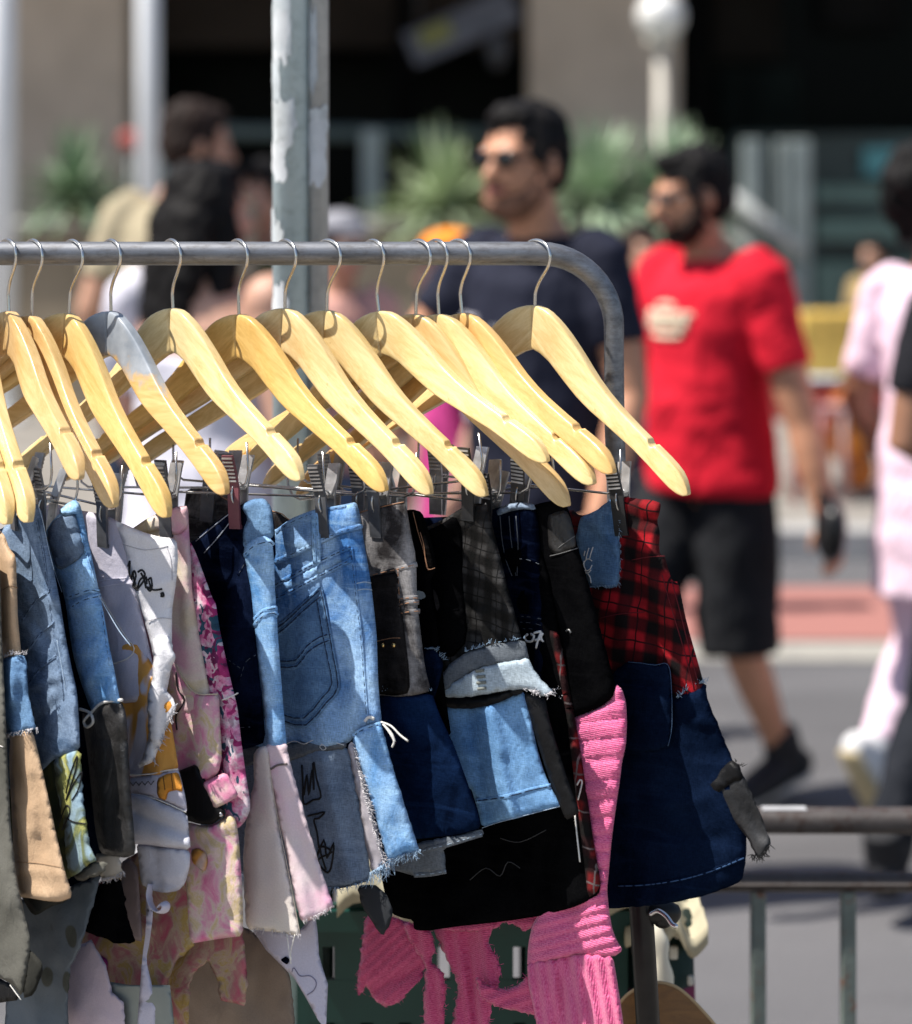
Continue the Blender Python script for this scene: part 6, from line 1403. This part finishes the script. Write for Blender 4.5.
def ray_local(e, shirt, x, z):
    """a point on the front of a shirt mesh, from its own front"""
    dg = bpy.context.evaluated_depsgraph_get()
    ok, p, n, i = shirt.ray_cast(V3((x, 1.0, z)), V3((0, -1, 0)))
    return p + V3((0, .003, 0)) if ok else V3((x, .15, z))

def red_extra(e, k, P, hp):
    sh = [c for c in e.children if c.name.startswith('shirt')][0]
    bpy.context.view_layer.update()
    # lettering-like white word across the chest, three rows of strokes
    rows = []
    for i in range(9):
        x = .105 - i * .019
        for zt, zb in ((1.318, 1.278),):
            rows.append([ray_local(e, sh, x * k, zb * k), ray_local(e, sh, (x - .004) * k, zt * k)])
            if i % 2 == 0: rows.append([ray_local(e, sh, x * k, zt * k), ray_local(e, sh, (x - .017) * k, (zt - .004) * k)])
            else: rows.append([ray_local(e, sh, x * k, zb * k), ray_local(e, sh, (x - .017) * k, (zb + .004) * k)])
    rows.append([ray_local(e, sh, .06 * k, 1.338 * k), ray_local(e, sh, .03 * k, 1.342 * k), ray_local(e, sh, .0, 1.338 * k)])
    rows.append([ray_local(e, sh, .07 * k, 1.258 * k), ray_local(e, sh, .03, 1.255 * k), ray_local(e, sh, -.03 * k, 1.258 * k)])
    print_patch('chest_print', e, sh, rows, .0070 * k, PRINT)
th_ = 7.4 / F
redman = person('bearded man in a red t-shirt and black shorts walking left, chest print in white', 711, 7.4, 1.70, (-.76, -.65), turn=-.36, nod=.16, build=1.04, beard=True, glasses=AMBLENS, skin=SK_WARM,
    larm=((-.285, -.050, 1.03), (-.355, -.06, .80)), rarm=((.25, .06, 1.12), (.245, .22, .92)), lleg=((-.10, -.005, .455), (-.10, -.165, .135)), rleg=((.10, .20, .50), (.10, .34, .11)),
    shirt=RED, sleeve=.62, pants=BLKSHORT, pants_len='shorts', shoe=((SHB, SOLW, .22), (SHB, SOLW, -.15)), headfwd=.075, extra=red_extra, belly=.025, hem=.835)
e = tag(empty('helmet', W(831, 530, 6.78)), 'round black helmet held low in the hand of the man in red', 'helmet')
bm = bmesh.new(); ell(bm, (0, 0, 0), (.038, .085, .080)); link_bm('shell', bm, plain('black_shell', (.012, .012, .013), .3), e)
bm = bmesh.new(); tube(bm, catmull([(-.012, 0, .07), (-.022, .0, .095), (-.030, 0, .06)]), .006, 8); link_bm('strap', bm, BLKTROU, e)

def black_extra(e, k, P, hp):
    sh = [c for c in e.children if c.name.startswith('shirt')][0]; bpy.context.view_layer.update()
    rows = [[ray_local(e, sh, (.03 - i * .022) * k, 1.245 * k), ray_local(e, sh, (.026 - i * .022) * k, 1.262 * k)] for i in range(7)]
    rows.append([ray_local(e, sh, .04 * k, 1.245 * k), ray_local(e, sh, -.04 * k, 1.243 * k), ray_local(e, sh, -.12 * k, 1.246 * k)])
    print_patch('chest_print', e, sh, rows, .0055 * k, plain('grey_print', (.55, .55, .58), .8))
    # pale panel down the right side of the chest
    rows = [[ray_local(e, sh, (.150 - i * .012) * k, 1.28 * k), ray_local(e, sh, (.150 - i * .012) * k, 1.18 * k), ray_local(e, sh, (.155 - i * .012) * k, 1.06 * k)] for i in range(6)]
    print_patch('side_panel', e, sh, rows, .008 * k, plain('pale_lilac_panel', (.46, .45, .50), .8))
person('man in sunglasses and a navy black t-shirt looking left', 540, 6.5, 1.80, (-.62, -.78), turn=-.06, nod=.02, build=.94, skin=SK_WARM, glasses=BLKLENS, beard=STUB,
    larm=((-.24, -.01, 1.12), (-.235, .10, .88)), rarm=((.30, .10, 1.19), (.20, .30, 1.02)), lleg=((-.11, .08, .49), (-.11, .05, .085)), rleg=((.11, -.02, .49), (.11, -.14, .10)),
    shirt=NAVYBLK, sleeve=.62, pants=DARKJEAN, shoe=((SHB, SOLW, 0), (SHB, SOLW, .2)), headfwd=.065, extra=black_extra, belly=.03, hem=.82)

person('woman with dark afro hair in a pale pink collared outfit walking away to the right', 936, 7.2, 1.665, (.72, .69), build=.93, skin=SK_BROWN, hair=('afro', H_BLACK),
    larm=((-.25, -.02, 1.10), (-.20, .12, .90)), rarm=((.25, .0, 1.10), (.26, .1, .88)), lleg=((-.09, .04, .47), (-.09, -.14, .20)), rleg=((.10, .12, .50), (.10, .16, .085)),
    shirt=PINKW, sleeve=.75, pants=PINKW, shoe=((SHW, SOLB, .95), (SHW, SOLB, 0)), hem=.60)
person('man at the right edge in a black t-shirt and black trousers, forearm held across', 1017, 6.25, 1.665, (.35, .94), build=1.04, skin=SK_BROWN,
    larm=((-.250, -.05, 1.11), (-.13, .15, 1.06)), rarm=((.25, .02, 1.13), (.25, .1, .9)), lleg=((-.19, -.02, .48), (-.28, -.12, .19)), rleg=((.09, .12, .49), (.09, .18, .085)),
    shirt=fabric('black_jersey', (.012, .012, .016)), sleeve=.66, pants=BLKTROU, shoe=((SHB, SOLK, -.6), (SHB, SOLK, 0)), hem=.82)

person('woman with long black hair and a white lilac top seen from behind', 203, 6.7, 1.665, (.50, .87), turn=-.45, build=1.13, skin=SK_LIGHT, hair=('long', H_BLACK),
    rarm=((.26, -.02, 1.12), (.26, .1, .9)), larm=((-.29, .02, 1.12), (-.25, .15, .92)), shirt=LIL, sleeve=(.75, 0), stop=1.3, pants=DARKJEAN, shoe=((SHW, SOLW, 0), (SHW, SOLW, 0)), hem=.80)
person('man in a beige shirt facing right behind the long haired woman', 160, 8.9, 1.845, (.45, .89), turn=-.75, nod=.10, build=1.05, skin=SK_TAN, hair=('short', H_BROWN), beard=True,
    shirt=BEIGES, sleeve=.7, pants=DARKJEAN, shoe=((SHB, SOLW, 0), (SHB, SOLW, 0)), headfwd=.10, hem=.80, lean=.11)
person('person in an olive shirt half hidden by the street pole', 266, 9.2, 1.66, (-.5, -.87), build=.98, skin=SK_TAN, hair=('short', H_BLACK), shirt=OLV, sleeve=.6, pants=DARKJEAN, shoe=((SHB, SOLW, 0), (SHB, SOLW, 0)), hem=.80)
def cap_extra(mat):
    def f(e, k, P, hp):
        bm = bmesh.new(); ell(bm, hp(0, -.012, .085), (.095 * k, .112 * k, .062 * k)); ell(bm, hp(0, .10, .062), (.062 * k, .07 * k, .010 * k)); link_bm('cap', bm, mat, e)
    return f
person('person with a pale grey cap and coral top just right of the pole', 338, 9.0, 1.49, (.5, -.87), build=1.0, skin=SK_TAN, hair=('short', H_BROWN), shirt=MULT, sleeve=.6, pants=fabric('denim_blue_cloth', (.10, .16, .27)), shoe=((SHW, SOLW, 0), (SHW, SOLW, 0)), hem=.82, extra=cap_extra(plain('pale_grey_cap', (.27, .27, .30), .8)))
person('person with an orange cap and magenta top behind the man in sunglasses', 456, 8.2, 1.455, (-.95, -.3), build=.85, skin=SK_LIGHT, hair=('short', H_BROWN), shirt=MAG, sleeve=.6, pants=fabric('grey_cloth', (.10, .10, .12)), shoe=((SHW, SOLW, 0), (SHW, SOLW, 0)), hem=.70, extra=cap_extra(plain('orange_cap', (.85, .28, .03), .8)))
person('person in a blue top walking between the two men', 640, 10.5, 1.42, (.3, -.95), build=1.0, skin=SK_TAN, hair=('short', H_BROWN), shirt=BLU, sleeve=.6, pants=DARKJEAN, shoe=((SHB, SOLW, 0), (SHB, SOLW, 0)), hem=.82)
person('distant person whose face shows left of the pink collar', 876, 14.6, 1.24, (-.7, -.7), build=.95, skin=SK_TAN, hair=('short', H_BLACK), shirt=fabric('ochre_shirt_cloth', (.42, .30, .14)), sleeve=.6, pants=DARKJEAN, shoe=((SHB, SOLW, 0), (SHB, SOLW, 0)), hem=.82)
